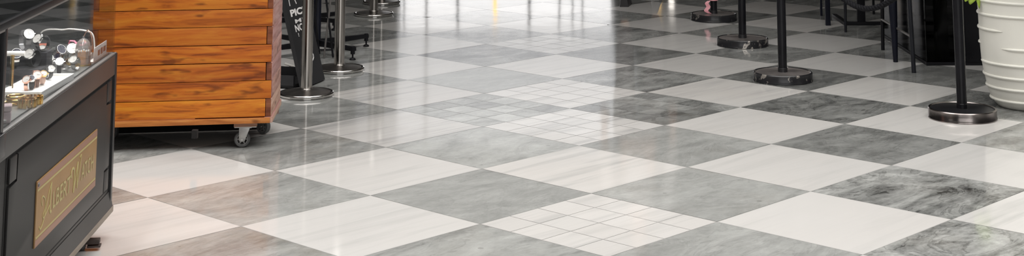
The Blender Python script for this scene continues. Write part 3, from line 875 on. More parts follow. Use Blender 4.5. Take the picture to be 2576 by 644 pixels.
mx_ = N(t_, 'ShaderNodeMixShader'); mx_.inputs[0].default_value = 0.16; out_ = [n for n in t_.nodes if n.type == 'OUTPUT_MATERIAL'][0]
prev_ = out_.inputs[0].links[0].from_socket; t_.links.new(prev_, mx_.inputs[1]); t_.links.new(df_.outputs[0], mx_.inputs[2]); t_.links.new(mx_.outputs[0], out_.inputs[0])
M['pink_clear'] = plain('pink_translucent_plastic', (0.78, 0.60, 0.62), 0.25, coat=0.5)
M['amber_wax'] = plain('amber_block', (0.80, 0.36, 0.07), 0.4, var=0.2, scale=40)
M['pink_bow'] = plain('pink_bow_satin', (0.66, 0.22, 0.30), 0.5)


def watch(label, loc, band, case_m, dial_m, rz=0.0, tilt=0.0, R=0.027, bw=0.018, dr=0.018, group='watches on show in the glass case', lift=True):
    t = thing('wristwatch', label, 'watch', (0, 0, 0), rz, group)
    z0_ = R*1.06+0.0026
    t.rotation_euler = (tilt, 0, rz); q_ = z0_*math.sin(tilt)
    t.location = (loc[0]-q_*math.sin(rz), loc[1]+q_*math.cos(rz), loc[2]+z0_*(1-math.cos(tilt)))
    b = MB(); n = 40
    rings = []
    for i in range(n):
        a = 2*PI*i/n; y = R*math.cos(a); z = z0_+R*1.06*math.sin(a)
        w = bw/2*(1.0 if math.sin(a) > 0.3 else 0.85)
        th = 0.0022
        yo, zo = (R+th)*math.cos(a), z0_+(R*1.06+th)*math.sin(a)
        rings.append([b.b.verts.new(p) for p in ((-w, y, z), (w, y, z), (w, yo, zo), (-w, yo, zo))])
    for i in range(n):
        a_, c_ = rings[i], rings[(i+1) % n]
        for j in range(4): b.b.faces.new((a_[j], a_[(j+1) % 4], c_[(j+1) % 4], c_[j])).smooth = True
    local_build(b, 'strap', band, t)
    zt = z0_+R*1.06
    b = MB(); b.lathe([(0, -0.001), (dr*0.9, -0.001), (dr, 0.001), (dr, 0.006), (dr*0.93, 0.0085), (dr*0.86, 0.0085), (dr*0.85, 0.007)], 32, (0, 0, zt))
    b.tube([(dr*0.95, 0, zt+0.004), (dr+0.004, 0, zt+0.004)], 0.0022, 10)
    cs = local_build(b, 'watch_head', case_m, t)
    b = MB(); b.lathe([(dr*0.86, 0.0068), (0, 0.0068)], 32, (0, 0, zt))
    b.box((-0.0006, 0, zt+0.007), (0.0006, dr*0.7, zt+0.0078)); b.box((0, -0.0006, zt+0.007), (dr*0.5, 0.0006, zt+0.0078))
    local_build(b, 'dial', dial_m, cs)
    return t


def I(px, py, z=None): return G(px, py, ZI if z is None else z)


# black stepped riser
c = I(66, 208)
ri = thing('display_riser', 'black stepped riser holding watches inside the glass case', 'display stand', tuple(c), 0.05)
b = MB(); b.box((-0.075, -0.035, 0.0), (0.05, 0.035, 0.045), 0.003); local_build(b, 'lower_step', M['velvet'], ri)
b = MB(); b.box((-0.075, 0.038, 0.0), (0.05, 0.11, 0.085), 0.003); local_build(b, 'upper_step', M['velvet'], ri)
CYX = c
watch('silver watch with clear loop, highest on the black riser', (c.x-0.035, c.y+0.075, c.z+0.0855), M['acrylic'], M['silver'], M['white_dial'], 0.7, 0.95, 0.029)
watch('silver watch on the black riser beside the highest one', (c.x+0.028, c.y+0.06, c.z+0.0855), M['silver'], M['silver'], M['white_dial'], -0.5, 0.95, 0.022, 0.016)
watch('silver watch on the lower step of the black riser', (c.x-0.04, c.y, c.z+0.0455), M['silver'], M['silver'], M['dark_dial'], 0.5, 0.95, 0.024, 0.02)
watch('black strap watch on the lower step of the black riser', (c.x+0.02, c.y, c.z+0.0455), M['black_leather'], M['silver'], M['white_dial'], -0.3, 0.95, 0.024, 0.02)
# gold T stand
c = I(28, 232)
st = thing('watch_stand', 'gold T-shaped watch stand with pale top bar in the glass case', 'display stand', tuple(c), 0.0)
b = MB(); b.lathe([(0, 0), (0.022, 0), (0.022, 0.003), (0.008, 0.007), (0.0055, 0.012), (0.005, 0.10), (0.0065, 0.108), (0, 0.11)], 24); local_build(b, 'stem', M['gold'], st)
b = MB(); b.tube([(-0.034, 0, 0.113), (0.034, 0.006, 0.113)], 0.0075, 16); local_build(b, 'top_bar', M['white_card'], st)
# leather watch on its cushion, and metal bracelet behind it
c = I(108, 172)
watch('red-brown leather watch standing upright in the middle of the glass case', (c.x, c.y, c.z+0.0005), M['tan_leather'], M['rose'], M['white_dial'], 0.15, 0.95, 0.036, 0.026, 0.016)
c = I(128, 168)
watch('silver bracelet watch right of the red-brown leather watch', (c.x+0.002, c.y+0.045, c.z+0.0005), M['silver'], M['silver'], M['dark_dial'], 0.9, 0.95, 0.027, 0.018)
c = I(86, 224)
watch('brown strap watch in front of the black riser', (c.x+0.01, c.y-0.025, c.z+0.0005), M['brown_leather'], M['rose'], M['white_dial'], 0.5, 0.95, 0.026, 0.014, 0.014)
c = I(178, 158)
watch('chunky silver watch near the far end of the glass case, left of the pink bow', (c.x, c.y, c.z+0.0005), M['silver'], M['silver'], M['white_dial'], 0.4, 0.95, 0.026, 0.022, 0.019)
c = I(155, 170)
watch('small silver watch left of the chunky silver one', (c.x, c.y, c.z+0.0005), M['silver'], M['silver'], M['dark_dial'], -0.5, 0.95, 0.019, 0.016, 0.013)
c = I(212, 160)
watch('small silver watch in front of the glass cloche', (c.x, c.y, c.z+0.0005), M['silver'], M['silver'], M['white_dial'], 0.8, 0.95, 0.017, 0.014, 0.012)
c = I(165, 178)
watch('small silver watch lying low behind the white tray', (c.x, c.y, c.z+0.0005), M['silver'], M['gold'], M['white_dial'], 1.2, 0.95, 0.014, 0.014, 0.013)
for px, py, bm, cm, dm, rz_, R_, bw_, dr_, lab in (
        (124, 187, 'silver', 'silver', 'white_dial', 0.2, 0.026, 0.016, 0.015, 'silver watch in front of the red-brown leather watch'),
        (74, 236, 'rose', 'rose', 'white_dial', -0.2, 0.022, 0.012, 0.013, 'rose gold watch between the gold stand and the brown strap watch'),
        (148, 188, 'black_leather', 'silver', 'white_dial', 0.3, 0.021, 0.014, 0.014, 'black strap silver watch behind the middle of the white tray'),
        (190, 178, 'silver', 'silver', 'white_dial', -0.2, 0.018, 0.014, 0.014, 'silver watch in front of the pink bow')):
    c = I(px, py)
    watch(lab, (c.x, c.y, c.z+0.0005), M[bm], M[cm], M[dm], rz_, 0.85, R_, bw_, dr_)
# pink bow on a clear block
c = I(192, 158)
b = MB(); b.box((c.x-0.02, c.y-0.012, c.z), (c.x+0.02, c.y+0.012, c.z+0.055), 0.002)
tag(b.build('acrylic_block', M['acrylic'], None, tuple(c)), 'clear acrylic block under the pink bow', 'display stand')
bo = thing('gift_bow', 'pink ribbon bow on a clear block in the glass case', 'bow', (c.x, c.y, c.z+0.0555))
for s_ in (-1, 1):
    b = MB(); pts = [(0, 0, 0.006), (s_*0.010, 0, 0.016), (s_*0.024, 0, 0.017), (s_*0.028, 0, 0.009), (s_*0.022, 0, 0.003), (s_*0.010, 0, 0.003)]
    b.tube(pts, 0.0085, 8, closed=True, flat=0.22, upv=(1, 0, 0)); local_build(b, 'loop', M['pink_bow'], bo)
b = MB(); b.lathe([(0, 0), (0.006, 0.002), (0.006, 0.010), (0, 0.012)], 12); local_build(b, 'knot', M['pink_bow'], bo)
# glass cloche with amber block, and wire handle
c = I(245, 164); c.x -= 0.050
cl = thing('glass_cloche', 'small glass cloche with wire handle over an amber block', 'cloche', tuple(c)); cl.scale = (0.85, 0.85, 1.0)
b = MB(); b.lathe([(0.0, 0.0), (0.033, 0.0), (0.033, 0.005), (0.0, 0.005)], 28); local_build(b, 'base', M['gold'], cl)
b = MB(); b.lathe([(0.030, 0.005), (0.030, 0.055), (0.026, 0.072), (0.016, 0.083), (0.004, 0.088), (0.004, 0.094), (0, 0.096)], 28); local_build(b, 'dome', M['acrylic'], cl)
b = MB(); b.box((-0.017, -0.017, 0.0055), (0.017, 0.017, 0.046), 0.003); local_build(b, 'amber_block', M['amber_wax'], cl)
b = MB(); b.tube([(0.0, 0, 0.094), (0.006, 0, 0.106), (0.016, 0, 0.114), (0.028, 0.0, 0.104), (0.035, 0, 0.08), (0.036, 0, 0.05)], 0.0026, 8); local_build(b, 'wire_handle', M['rose'], cl)
b = MB()
for k in range(7):
    a = -2.4+k*0.3; b.lathe([(0, -0.004), (0.0035, -0.002), (0.0035, 0.002), (0, 0.004)], 10, (0.032*math.cos(a), 0.032*math.sin(a), 0.050+0.002*math.sin(k*2)))
local_build(b, 'bead_band', M['white_dial'], cl)
# price card standing behind the glass
s_a, z_a = on_case(254, 150)[0], ZI+0.0002
s_b = on_case(286, 128)[0]
s_b = max(s_b, 0.035)
b = MB(); nn = -0.024
pc = thing('price_card', 'white card with brown print standing in the far corner of the glass case', 'card', tuple(D0+dv*((s_a+s_b)/2)+nvx*nn+Vector((0, 0, z_a))))
cbox(b, s_b, s_a, nn-0.0015, nn, z_a, z_a+0.046, 0.0003)
cbox(b, s_b, s_a, nn-0.02, nn-0.0015, z_a, z_a+0.0015, 0.0003); b.build('card', M['white_card'], pc)
b = MB()
for q0, q1, zz, hh in ((0.30, 0.46, 0.013, 0.018), (0.52, 0.68, 0.012, 0.021), (0.73, 0.92, 0.014, 0.018)):
    L_ = s_a-s_b
    cbox(b, s_a-L_*q1, s_a-L_*q0, nn, nn+0.0004, z_a+zz, z_a+zz+hh, 0.0001)
b.build('print', M['card_print'], pc)
# white tray
ta, tb_ = I(104, 248), I(186, 200)
dt = (tb_-ta); TL = dt.length; dt.normalize(); pt = Vector((-dt.y, dt.x, 0))
tray = thing('watch_tray', 'white open tray lying along the side glass of the case', 'tray', tuple((ta+tb_)/2))
b = MB(); obox(b, ta, dt, (0, TL), pt, (0, 0.13), ZI+0.0003, ZI+0.012, 0.002); b.build('tray_base', M['white_card'], tray)
b = MB()
obox(b, ta, dt, (0, TL), pt, (0, 0.008), ZI+0.012, ZI+0.019, 0.001); obox(b, ta, dt, (0, TL), pt, (0.122, 0.13), ZI+0.012, ZI+0.019, 0.001)
obox(b, ta, dt, (0, 0.008), pt, (0.008, 0.122), ZI+0.012, ZI+0.019, 0.001); obox(b, ta, dt, (TL-0.008, TL), pt, (0.008, 0.122), ZI+0.012, ZI+0.019, 0.001)
b.build('tray_rim', M['white_card'], tray)
for k, (q, w_, bm, dm, lab) in enumerate(((0.24, 0.055, 'black_leather', 'dark_dial', 'black strap watch lying at the near end of the white tray'), (0.50, 0.05, 'beige_leather', 'white_dial', 'beige strap watch lying in the middle of the white tray'), (0.78, 0.06, 'black_leather', 'white_dial', 'black strap watch with white dial at the far end of the white tray'))):
    p = ta+dt*TL*q+pt*w_+Vector((0, 0, 0.0127))
    watch(lab, (p.x, p.y, p.z), M[bm], M['gold'] if k == 1 else M['silver'], M[dm], 0.2+k*0.3, 0.8, 0.0155, 0.013, 0.011)
# gold bangles and link cuffs
for k, (px, py, r_, lab) in enumerate(((38, 250, 0.030, 'lowest gold bangle of the pile behind the pink box'), (42, 251, 0.027, 'gold bangle lying on another, middle of the pile'), (36, 252, 0.024, 'topmost small gold bangle of the pile'))):
    c = I(40, 262); c.z += 0.0045+k*0.0085
    c.x += (-0.004, 0.004, -0.002)[k]
    b = MB(); b.tube([(c.x+r_*math.cos(a), c.y+r_*math.sin(a), c.z) for a in [2*PI*i/40 for i in range(40)]], 0.0042, 10, closed=True)
    tag(b.build('bangle', M['gold'], None, tuple(c)), lab, 'bangle', 'gold bangles in the glass case')
for k, (px, py, lab) in enumerate(((68, 270, 'gold link bracelet standing beside the pink box'), (84, 262, 'gold link bracelet nearest the white tray'))):
    c = I(px, py); b = MB(); n_ = 13
    for i in range(n_):
        a = 2*PI*i/n_
        mt = Matrix.Translation((c.x, c.y, c.z+0.0125)) @ Matrix.Rotation(0.9-k*0.15, 4, 'Z') @ Matrix.Rotation(a, 4, 'Z') @ Matrix.Translation((0.024, 0, 0))
        b.box((-0.0025, -0.0048, -0.012), (0.0025, 0.0048, 0.012), 0.0018, mt)
    b.tube([(c.x+0.024*math.cos(a), c.y+0.024*math.sin(a), c.z+0.0125) for a in [2*PI*i/30 for i in range(30)]], 0.0018, 6, closed=True)
    tag(b.build('link_bracelet', M['gold'], None, tuple(c)), lab, 'bracelet', 'gold link bracelets in the glass case')
c = I(35, 308); c.x -= 0.03
pk = thing('jewellery_box', 'translucent pink box at the near end of the glass case', 'box', tuple(c), 0.3)
b = MB(); b.box((-0.021, -0.02, 0.0), (0.021, 0.02, 0.030), 0.006, seg=3); local_build(b, 'box_body', M['pink_clear'], pk)
b = MB(); b.box((-0.022, -0.021, 0.031), (0.022, 0.021, 0.047), 0.006, seg=3); local_build(b, 'lid', M['pink_clear'], pk)
b = MB(); b.lathe([(0, 0), (0.009, 0.002), (0.010, 0.006), (0, 0.010)], 14, (0.0, -0.024, 0.004)); local_build(b, 'clasp', M['white_dial'], pk)
# white cord looping over the watches
b = MB(); pts = []
for px, py in ((96, 150), (98, 110), (103, 84), (118, 75), (140, 74), (158, 75), (175, 73), (200, 75), (218, 78), (230, 83), (236, 96), (238, 125), (238, 152)):
    p = atY(px, py, I(238, 152).y+0.02); pts.append(p)
for e_ in (0, -1): pts[e_] = Vector((pts[e_].x, pts[e_].y, ZI+0.0045))
fine = []
for i in range(len(pts)-1):
    p0, p1_, p2_, p3_ = pts[max(i-1, 0)], pts[i], pts[i+1], pts[min(i+2, len(pts)-1)]
    for k in range(5):
        t = k/5; fine.append(0.5*((2*p1_)+(p2_-p0)*t+(2*p0-5*p1_+4*p2_-p3_)*t*t+(3*p1_-p0-3*p2_+p3_)*t**3))
fine.append(pts[-1])
b.tube(fine, 0.0027, 10); tag(b.build('white_cord', M['cable'], None, tuple(pts[0])), 'white cord arching over the watches in the glass case', 'cord')

# ------------------------------------------------------------------ folding sign
B0 = G(764, 226); B1 = G(818, 203)
wv = (B1-B0); WL = wv.length; wv.normalize(); nn = Vector((wv.y, -wv.x, 0))
lean = 0.275; HS = 0.95
upv = (Vector((-nn.x*lean, -nn.y*lean, 1))).normalized()
upv2 = (Vector((nn.x*lean, nn.y*lean, 1))).normalized()
sgn = thing('folding_sign', 'black folding floor sign with white print behind the nearest steel stanchion', 'sign', tuple((B0+B1)/2-nn*lean*HS))


def slab(b, o, a, la, c, lc, n, th):
    b.prism([o, o+a*la, o+a*la+c*lc, o+c*lc], n*th, bev=0.003)


pn = wv.cross(upv); pn = pn if pn.x > 0 else -pn
pn2 = wv.cross(upv2); pn2 = pn2 if pn2.x < 0 else -pn2
HL = HS/upv.z
b = MB(); slab(b, B0+Vector((0, 0, 0.006)), wv, WL, upv, HL, pn, -0.022); fp = b.build('front_board', M['sign_black'], sgn)
Bb = B0-nn*(2*lean*HS+0.01)
b = MB(); slab(b, Bb+Vector((0, 0, 0.006)), wv, WL, upv2, HL, pn2, -0.022); b.build('rear_board', M['sign_black'], sgn)
b = MB(); slab(b, B0+wv*0.0-nn*0.06+Vector((0, 0, 0.005)), -nn, 0.28, Vector((0, 0, 1)), 0.062, wv, 0.02)
slab(b, B0+wv*(WL-0.02)-nn*0.06+Vector((0, 0, 0.005)), -nn, 0.28, Vector((0, 0, 1)), 0.062, wv, 0.02)
slab(b, B0-nn*0.06+Vector((0, 0, 0.005)), -nn, 0.28, wv, WL, Vector((0, 0, 1)), 0.015)
b.build('ballast_tray', M['sign_black'], sgn)
b = MB(); q = B0+upv*HL-pn*0.01; b.tube([q, q+wv*WL], 0.01, 12); b.build('hinge', M['black_metal'], sgn)


def on_board(px, py):
    d = ray(px, py); t = (B0+Vector((0, 0, .006))-EYE).dot(pn)/d.dot(pn); p = EYE+d*t-B0
    return (p.dot(wv), p.dot(upv))


def bp_(x, y, h=0.0006): return B0+Vector((0, 0, 0.006))+wv*x+upv*y+pn*h


b = MB()
wx0, wy0 = on_board(733, 46); wx1, wy1 = on_board(756, 20); hx, hy = on_board(733, 27)
hgt = abs(hy-wy0)
wid = max(0.02, min(WL-wx0-0.015, abs(on_board(757, 36)[0]-wx0)*2.1))
put_text(b, *text_mesh('PICK', 1.0, 0.0, 0.045), lambda x, y: bp_(wx0+x, wy0+y), wid, hgt)
ax, ay = on_board(744, 62)
put_text(b, *text_mesh('ME', 1.0, 0.0, 0.02), lambda x, y: bp_(ax+x, ay+y), min(wid*0.6, WL-ax-0.01), hgt*0.55)
ax, ay = on_board(745, 84)
put_text(b, *text_mesh('NOW', 1.0, 0.0, 0.03), lambda x, y: bp_(ax+x, ay+y), min(wid*0.8, WL-ax-0.01), hgt*1.0)
ax, ay = on_board(752, 95)
put_text(b, *text_mesh('!', 1.0, 0.0, 0.03), lambda x, y: bp_(ax+x, ay+y), 0.008, hgt*0.5)
for path in (((725, -14), (726, -4), (727.5, 6), (730, 18)), ((736, -10), (740, -2), (743, 5), (746, 12)), ((784, 134), (788.5, 140), (789.5, 147), (788, 152), (785, 156))):
    local_arc = MB(); local_arc.tube([bp_(*on_board(*p)) for p in path], 0.0042, 8, flat=0.25, upv=pn); local_arc.build('logo_arc', M['sign_white'], fp)
b.build('lettering', M['sign_white'], fp)

# white cable on the floor by the cart
b = MB(); pts = [G(686, 196, 0.006), G(706, 192, 0.006), G(722, 188, 0.004), G(735, 181, 0.005), G(743, 173, 0.006), G(740, 168, 0.006), G(730, 164, 0.006), G(718, 160.5, 0.006)]
b.tube(pts, [0.0052]*7+[0.0065], 10)
tag(b.build('power_cable', M['cable'], None, tuple(pts[2])), 'white cable lying on the floor between the wooden cart and folding sign', 'cable')

# ------------------------------------------------------------------ pedestal tables, left
def pedestal(label, cx_, cy_, arms, colr, zarm, top_r=0.34):
    t = thing('pedestal_table', label, 'table', (cx_, cy_, 0), 0, 'black pedestal tables on the left')
    b = MB(); b.lathe([(0, 0.045), (colr*1.35, 0.045), (colr*1.35, 0.062), (colr, 0.075), (colr, 1.02), (0, 1.02)], 28); local_build(b, 'column', M['navy_metal'], t)
    for ax_, ay_ in arms:
        L_ = math.hypot(ax_, ay_); an = math.atan2(ay_, ax_); mt = Matrix.Rotation(an, 4, 'Z')
        b = MB(); b.prism([mt @ Vector(p) for p in ((0.0, -0.017, zarm-0.018), (L_+0.012, -0.011, zarm-0.010), (L_+0.012, -0.011, zarm+0.012), (0.0, -0.017, zarm+0.020))], mt.to_3x3() @ Vector((0, 0.028, 0)), bev=0.002)
        b.lathe([(0, -0.028), (0.013, -0.028), (0.013, 0.016), (0, 0.016)], 14, mat=mt @ Matrix.Translation((L_, 0, zarm)))
        ar = local_build(b, 'arm', M['black_metal'], t)
        b = MB(); b.lathe([(0, 0.0), (0.018, 0.0), (0.019, 0.005), (0.013, 0.012), (0.005, 0.014), (0.005, zarm-0.026), (0, zarm-0.026)], 18, mat=mt @ Matrix.Translation((L_, 0, 0))); local_build(b, 'levelling_foot', M['black_metal'], ar)
    b = MB(); b.lathe([(0, 1.02), (top_r-0.01, 1.02), (top_r, 1.028), (top_r, 1.048), (top_r-0.004, 1.052), (0, 1.052)], 48); local_build(b, 'tabletop', M['black_metal'], t)
    return t


fA, fB = G(921, 117), G(887, 151)
cc = G(797, 133); cc.y = (fA.y+fB.y)/2
pedestal('black pedestal table whose cross base shows behind the second steel stanchion', cc.x, cc.y, [(fA.x-cc.x, fA.y-cc.y), (fB.x-cc.x, fB.y-cc.y), (-(fA.x-cc.x), fA.y-cc.y), (-(fB.x-cc.x), fB.y-cc.y)], 0.0235, 0.062)
pedestal('farther black pedestal table, its base mostly hidden behind the nearest steel stanchion', -1.60, 10.78, [(0.21, 0.24), (0.225, -0.17), (-0.22, 0.22), (-0.22, -0.22)], 0.0235, 0.06)
# folding stool with crossed thin legs
fs = thing('folding_stool', 'thin black folding stool with crossed legs between the two near steel stanchions', 'stool', tuple(G(826, 150)))
ya = G(838, 147).y; yb_ = ya+0.13


def stick(name, a, c, r, mt, parent, n=10):
    b = MB(); b.tube([a, c], r if not isinstance(r, tuple) else list(r), n); return b.build(name, mt, parent)


def on_y(px, py, Y, z=None):
    p = atY(px, py, Y)
    if z is not None: p.z = z
    return p


for Y_, nm in ((ya, 'near'), (yb_, 'far')):
    f = 1.0
    a = on_y(838, 147, Y_, 0.006); a.x = on_y(838, 147, ya).x-(0.0 if nm == 'near' else 0.10)
    d = on_y(815, 148, Y_, 0.006); d.x = on_y(815, 148, ya).x-(0.0 if nm == 'near' else 0.10)
    k = 0.62
    ta_ = a+Vector((-0.0475*k*3.0, 0, k)); td = d+Vector((0.0375*k*2.6, 0, k))
    stick('leg', a, ta_, 0.0062, M['black_metal'], fs); stick('leg', d, td, 0.0062, M['grey_metal'] if nm == 'near' else M['black_metal'], fs)
    tops = (ta_, td) if nm == 'near' else tops
for z_, x_ in ((0.05, -0.004), (0.43, 0.0)):
    p = on_y(812, 120, ya); stick('stretcher', Vector((on_y(800, 128, ya).x, ya, z_)), Vector((on_y(838, 128, ya).x, ya, z_)), 0.0045, M['black_metal'], fs)
mx = (tops[0]+tops[1])/2
b = MB(); b.box((min(tops[0].x, tops[1].x)-0.02, ya-0.02, mx.z-0.003), (max(tops[0].x, tops[1].x)+0.02, yb_+0.02, mx.z+0.022), 0.008); b.build('seat', M['black_leather'], fs)

# ------------------------------------------------------------------ smoked glass counter, right
FLc = G(2331, 165); BLx = FLc.x
CXR, CYB, CZT = 3.45, 10.25, 1.05
ctr = thing('bar_counter', 'black bar counter with smoked glass panels and thin trestle legs behind the white planter', 'counter', ((BLx+CXR)/2, (FLc.y+CYB)/2, 0))
x0, y0 = FLc.x, FLc.y
b = MB()
b.box((x0, y0, 0), (CXR, y0+0.03, 0.018), 0.002); b.box((x0, y0+0.03, 0), (x0+0.03, CYB, 0.018), 0.002); b.box((x0, CYB-0.03, 0), (CXR, CYB, 0.018), 0.002); b.box((CXR-0.03, y0+0.03, 0), (CXR, CYB-0.03, 0.018), 0.002)
b.build('bottom_frame', M['black_metal'], ctr)
xp0, xp1 = on_y(2358, 160, y0+0.05).x, on_y(2387, 160, y0+0.05).x
b = MB(); b.box((xp0, y0+0.034, 0.0), (xp1, y0+0.10, CZT), 0.004); b.build('post', M['black_metal'], ctr)
b = MB(); b.box((x0+0.004, y0+0.008, 0.018), (on_y(2430, 160, y0).x, y0+0.014, CZT), 0); b.build('front_glass', M['smoked'], ctr)
b = MB(); b.box((x0+0.004, y0+0.016, 0.018), (x0+0.010, CYB-0.004, CZT), 0); b.build('side_glass', M['smoked'], ctr)
xs = on_y(2431, 160, y0).x
b = MB(); b.box((xs, y0-0.004, 0.018), (CXR-0.03, y0+0.02, CZT), 0.002)
b.build('front_panel', M['black_panel'], ctr)
b = MB(); b.box((2.00, 8.44, CZT), (CXR+0.05, CYB+0.05, CZT+0.035), 0.004); b.build('counter_top', M['black_paint'], ctr)
for (px, py, tx, r0, r1, mt) in ((2299, 183, 2288, 0.0125, 0.011, 'slate_metal'), (2253, 156, 2245, 0.0135, 0.030, 'navy_metal'), (2221, 126, 2219, 0.0105, 0.012, 'black_metal'), (2127.5, 81, 2126, 0.0085, 0.011, 'slate_metal')):
    g = G(px, py); tp = on_y(tx, 0, g.y); sl = (tp-g)/tp.z
    stick('trestle_leg', g, g+sl*CZT, (r0, r0+(r1-r0)*CZT/max(tp.z, .01)*0.8), M[mt], ctr, 14)
la, lb = on_y(2218, 49, G(2221, 126).y), on_y(2290, 91, G(2299, 183).y)
stick('foot_rail', la, lb, 0.007, M['grey_metal'], ctr)

# high sled table behind the counter
sl0 = G(2123, 64); sy = sl0.y
ht = thing('sled_table', 'black sled-base high table standing behind the bar counter', 'table', (sl0.x+0.36, sy+0.3, 0))
b = MB()
XR2 = 2.86; YB2 = G(2097, 45).y
b.box((sl0.x, sy, 0), (XR2, sy+0.035, 0.022), 0.002); b.box((sl0.x, sy+0.035, 0), (sl0.x+0.035, YB2+0.05, 0.022), 0.002); b.box((XR2-0.035, sy+0.035, 0), (XR2, YB2+0.05, 0.022), 0.002)
b.build('sled_frame', M['black_metal'], ht)
for a_, c_ in ((2158, 2178), (2304, 2325)):
    b = MB(); b.box((on_y(a_, 60, sy).x, sy+0.002, 0.02), (on_y(c_, 60, sy).x, sy+0.033, 1.06), 0.003); b.build('post', M['black_metal'], ht)
g = G(2274, 58, 0.022); g.y = sy+0.02; tp = on_y(2262, 0, g.y); stick('brace', Vector((g.x, sy+0.45, 0.01)), Vector((g.x-0.22, sy+0.45, 1.06)), 0.014, M['navy_metal'], ht)
g = G(2198, 36); stick('rear_leg', g, g+Vector((0, 0, 1.06)), (0.009, 0.012), M['black_metal'], ht)
b = MB(); b.box((sl0.x-0.03, sy-0.03, 1.06), (XR2+0.05, YB2+0.12, 1.09), 0.004); b.build('tabletop', M['black_metal'], ht)

# bar stool left of it
q1, q2 = G(2083, 64), G(2066, 39.5)
bs_ = thing('bar_stool', 'navy black bar stool standing left of the sled-base table', 'stool', ((q1.x+q2.x)/2-0.15, (q1.y+q2.y)/2, 0))
for q, w_ in ((q1, 0.017), (q2, 0.008)):
    b = MB(); b.box((q.x-w_, q.y-0.012, 0), (q.x+w_, q.y+0.012, 0.72), 0.003); b.build('leg', M['navy_metal'], bs_)
for q, xx in ((q1, on_y(1967, 30, q1.y).x), (q2, on_y(1967, 20, q2.y).x)):
    b = MB(); b.box((xx-0.009, q.y-0.011, 0), (xx+0.009, q.y+0.011, 0.72), 0.003); b.build('leg', M['navy_metal'], bs_)
b = MB(); b.box((on_y(1967, 30, q1.y).x-0.02, q1.y-0.03, 0.72), (q1.x+0.05, q2.y+0.03, 0.76), 0.012, seg=3); b.build('seat', M['black_leather'], bs_)

# ------------------------------------------------------------------ white planter
pcx, pcy = 2.4386, 7.918
pot = thing('potted_plant', 'large ivory planter with raised ribs and a green-leaved plant', 'planter', (pcx, pcy, 0))
prof = [(0, 0), (0.142, 0), (0.150, 0.004), (0.163, 0.018), (0.1795, 0.040), (0.193, 0.08), (0.2035, 0.13), (0.213, 0.18), (0.219, 0.222), (0.224, 0.319), (0.226, 0.454), (0.228, 0.52), (0.231, 0.62), (0.232, 0.66), (0.224, 0.67), (0.216, 0.66), (0.21, 0.58), (0, 0.58)]


def prad(z):
    for (r0, z0_), (r1, z1_) in zip(prof[1:13], prof[2:14]):
        if z0_ <= z <= z1_: return r0+(r1-r0)*(z-z0_)/(z1_-z0_)
    return 0.24


b = MB(); b.lathe(prof[:15]+[(0.214, 0.6), (0.214, 0.585)], 96)
pb = local_build(b, 'pot', M['planter'], pot)
ve = Vector((-pcx, -pcy, 0)); av = math.atan2(ve.y, ve.x)       # direction towards the photographer
ribs = [(0.5157, -PI, PI), (0.45, -PI, PI), (0.3785, -2.9, -0.50), (0.3034, -2.6, -1.30), (0.296, -0.55, 2.4), (0.219, -1.5, 3.6), (0.156, -PI, PI), (0.1005, -PI, PI), (0.0415, -PI, PI), (0.58, -PI, PI), (0.63, -2.0, 2.2)]
for z_, a0, a1 in ribs:
    b = MB(); n_ = max(12, int((a1-a0)*16)); full = (a1-a0) > 6.2
    pts, rr = [], []
    for i in range(n_+(0 if full else 1)):
        a = a0+(a1-a0)*i/n_; e = 1.0 if full else min(1.0, min(i, n_-i)/4.0+0.12)
        r_ = prad(z_)+0.001
        pts.append(((r_)*math.cos(av+a), r_*math.sin(av+a), z_)); rr.append(0.0068*e)
    b.tube(pts, rr, 8, closed=full); rb = local_build(b, 'raised_rib', M['planter'], pb)
b = MB(); b.lathe([(0.2145, 0.595), (0.15, 0.603), (0.07, 0.607), (0, 0.61)], 48); local_build(b, 'soil', M['soil'], pot)
pl = random.Random(5)


def leafmesh(b, base, tip, wid, droop, n=8, nrm=(0, 0, 1)):
    base, tip = Vector(base), Vector(tip); d = tip-base; s_ = d.cross(Vector(nrm)).normalized()
    rows = []
    for i in range(n+1):
        t = i/n; c_ = base+d*t+Vector((0, 0, droop*(t-t*t)*4)); w_ = wid*math.sin(PI*min(1, t*0.94+0.04))**0.75
        rows.append((b.b.verts.new(c_-s_*w_+Vector((0, 0, w_*0.25))), b.b.verts.new(c_), b.b.verts.new(c_+s_*w_+Vector((0, 0, w_*0.25)))))
    for r0, r1 in zip(rows, rows[1:]):
        for j in (0, 1): b.b.faces.new((r0[j], r0[j+1], r1[j+1], r1[j])).smooth = True


b = MB(); bs2 = MB()
for k in range(26):
    a = pl.uniform(0, 2*PI); h_ = pl.uniform(0.75, 1.35); r_ = pl.uniform(0.05, 0.22)
    e_ = Vector((r_*math.cos(a), r_*math.sin(a), h_))
    bs2.tube([(0.05*math.cos(a), 0.05*math.sin(a), 0.6), (e_.x*0.6, e_.y*0.6, 0.6+(h_-0.6)*0.6), e_], 0.006, 8)
    leafmesh(b, e_, e_+Vector((0.26*math.cos(a), 0.26*math.sin(a), pl.uniform(-0.05, 0.1))), 0.055, 0.06)
# the low drooping leaves that hang over the rim on the left
PC = Vector((pcx, pcy, 0))
for (b0, b1, wd_) in (((2462, -40), (2440, 11), 0.034), ((2470, -50), (2428, 4), 0.028), ((2456, -25), (2464, 22), 0.012)):
    mid, en = atY(*b0, pcy-0.02)-PC, atY(*b1, pcy-0.05)-PC
    bs2.tube([(-0.08, 0, 0.6), (-0.15, -0.01, 0.70), (-0.2, -0.015, 0.70), mid], 0.005, 8)
    leafmesh(b, mid, en, wd_, 0.01, 8, (0.15, -0.85, 0.5))
o = local_build(b, 'leaves', M['leaf'], pot); sm = o.modifiers.new('Solidify', 'SOLIDIFY'); sm.thickness = 0.0012
local_build(bs2, 'stems', M['stem'], pot)

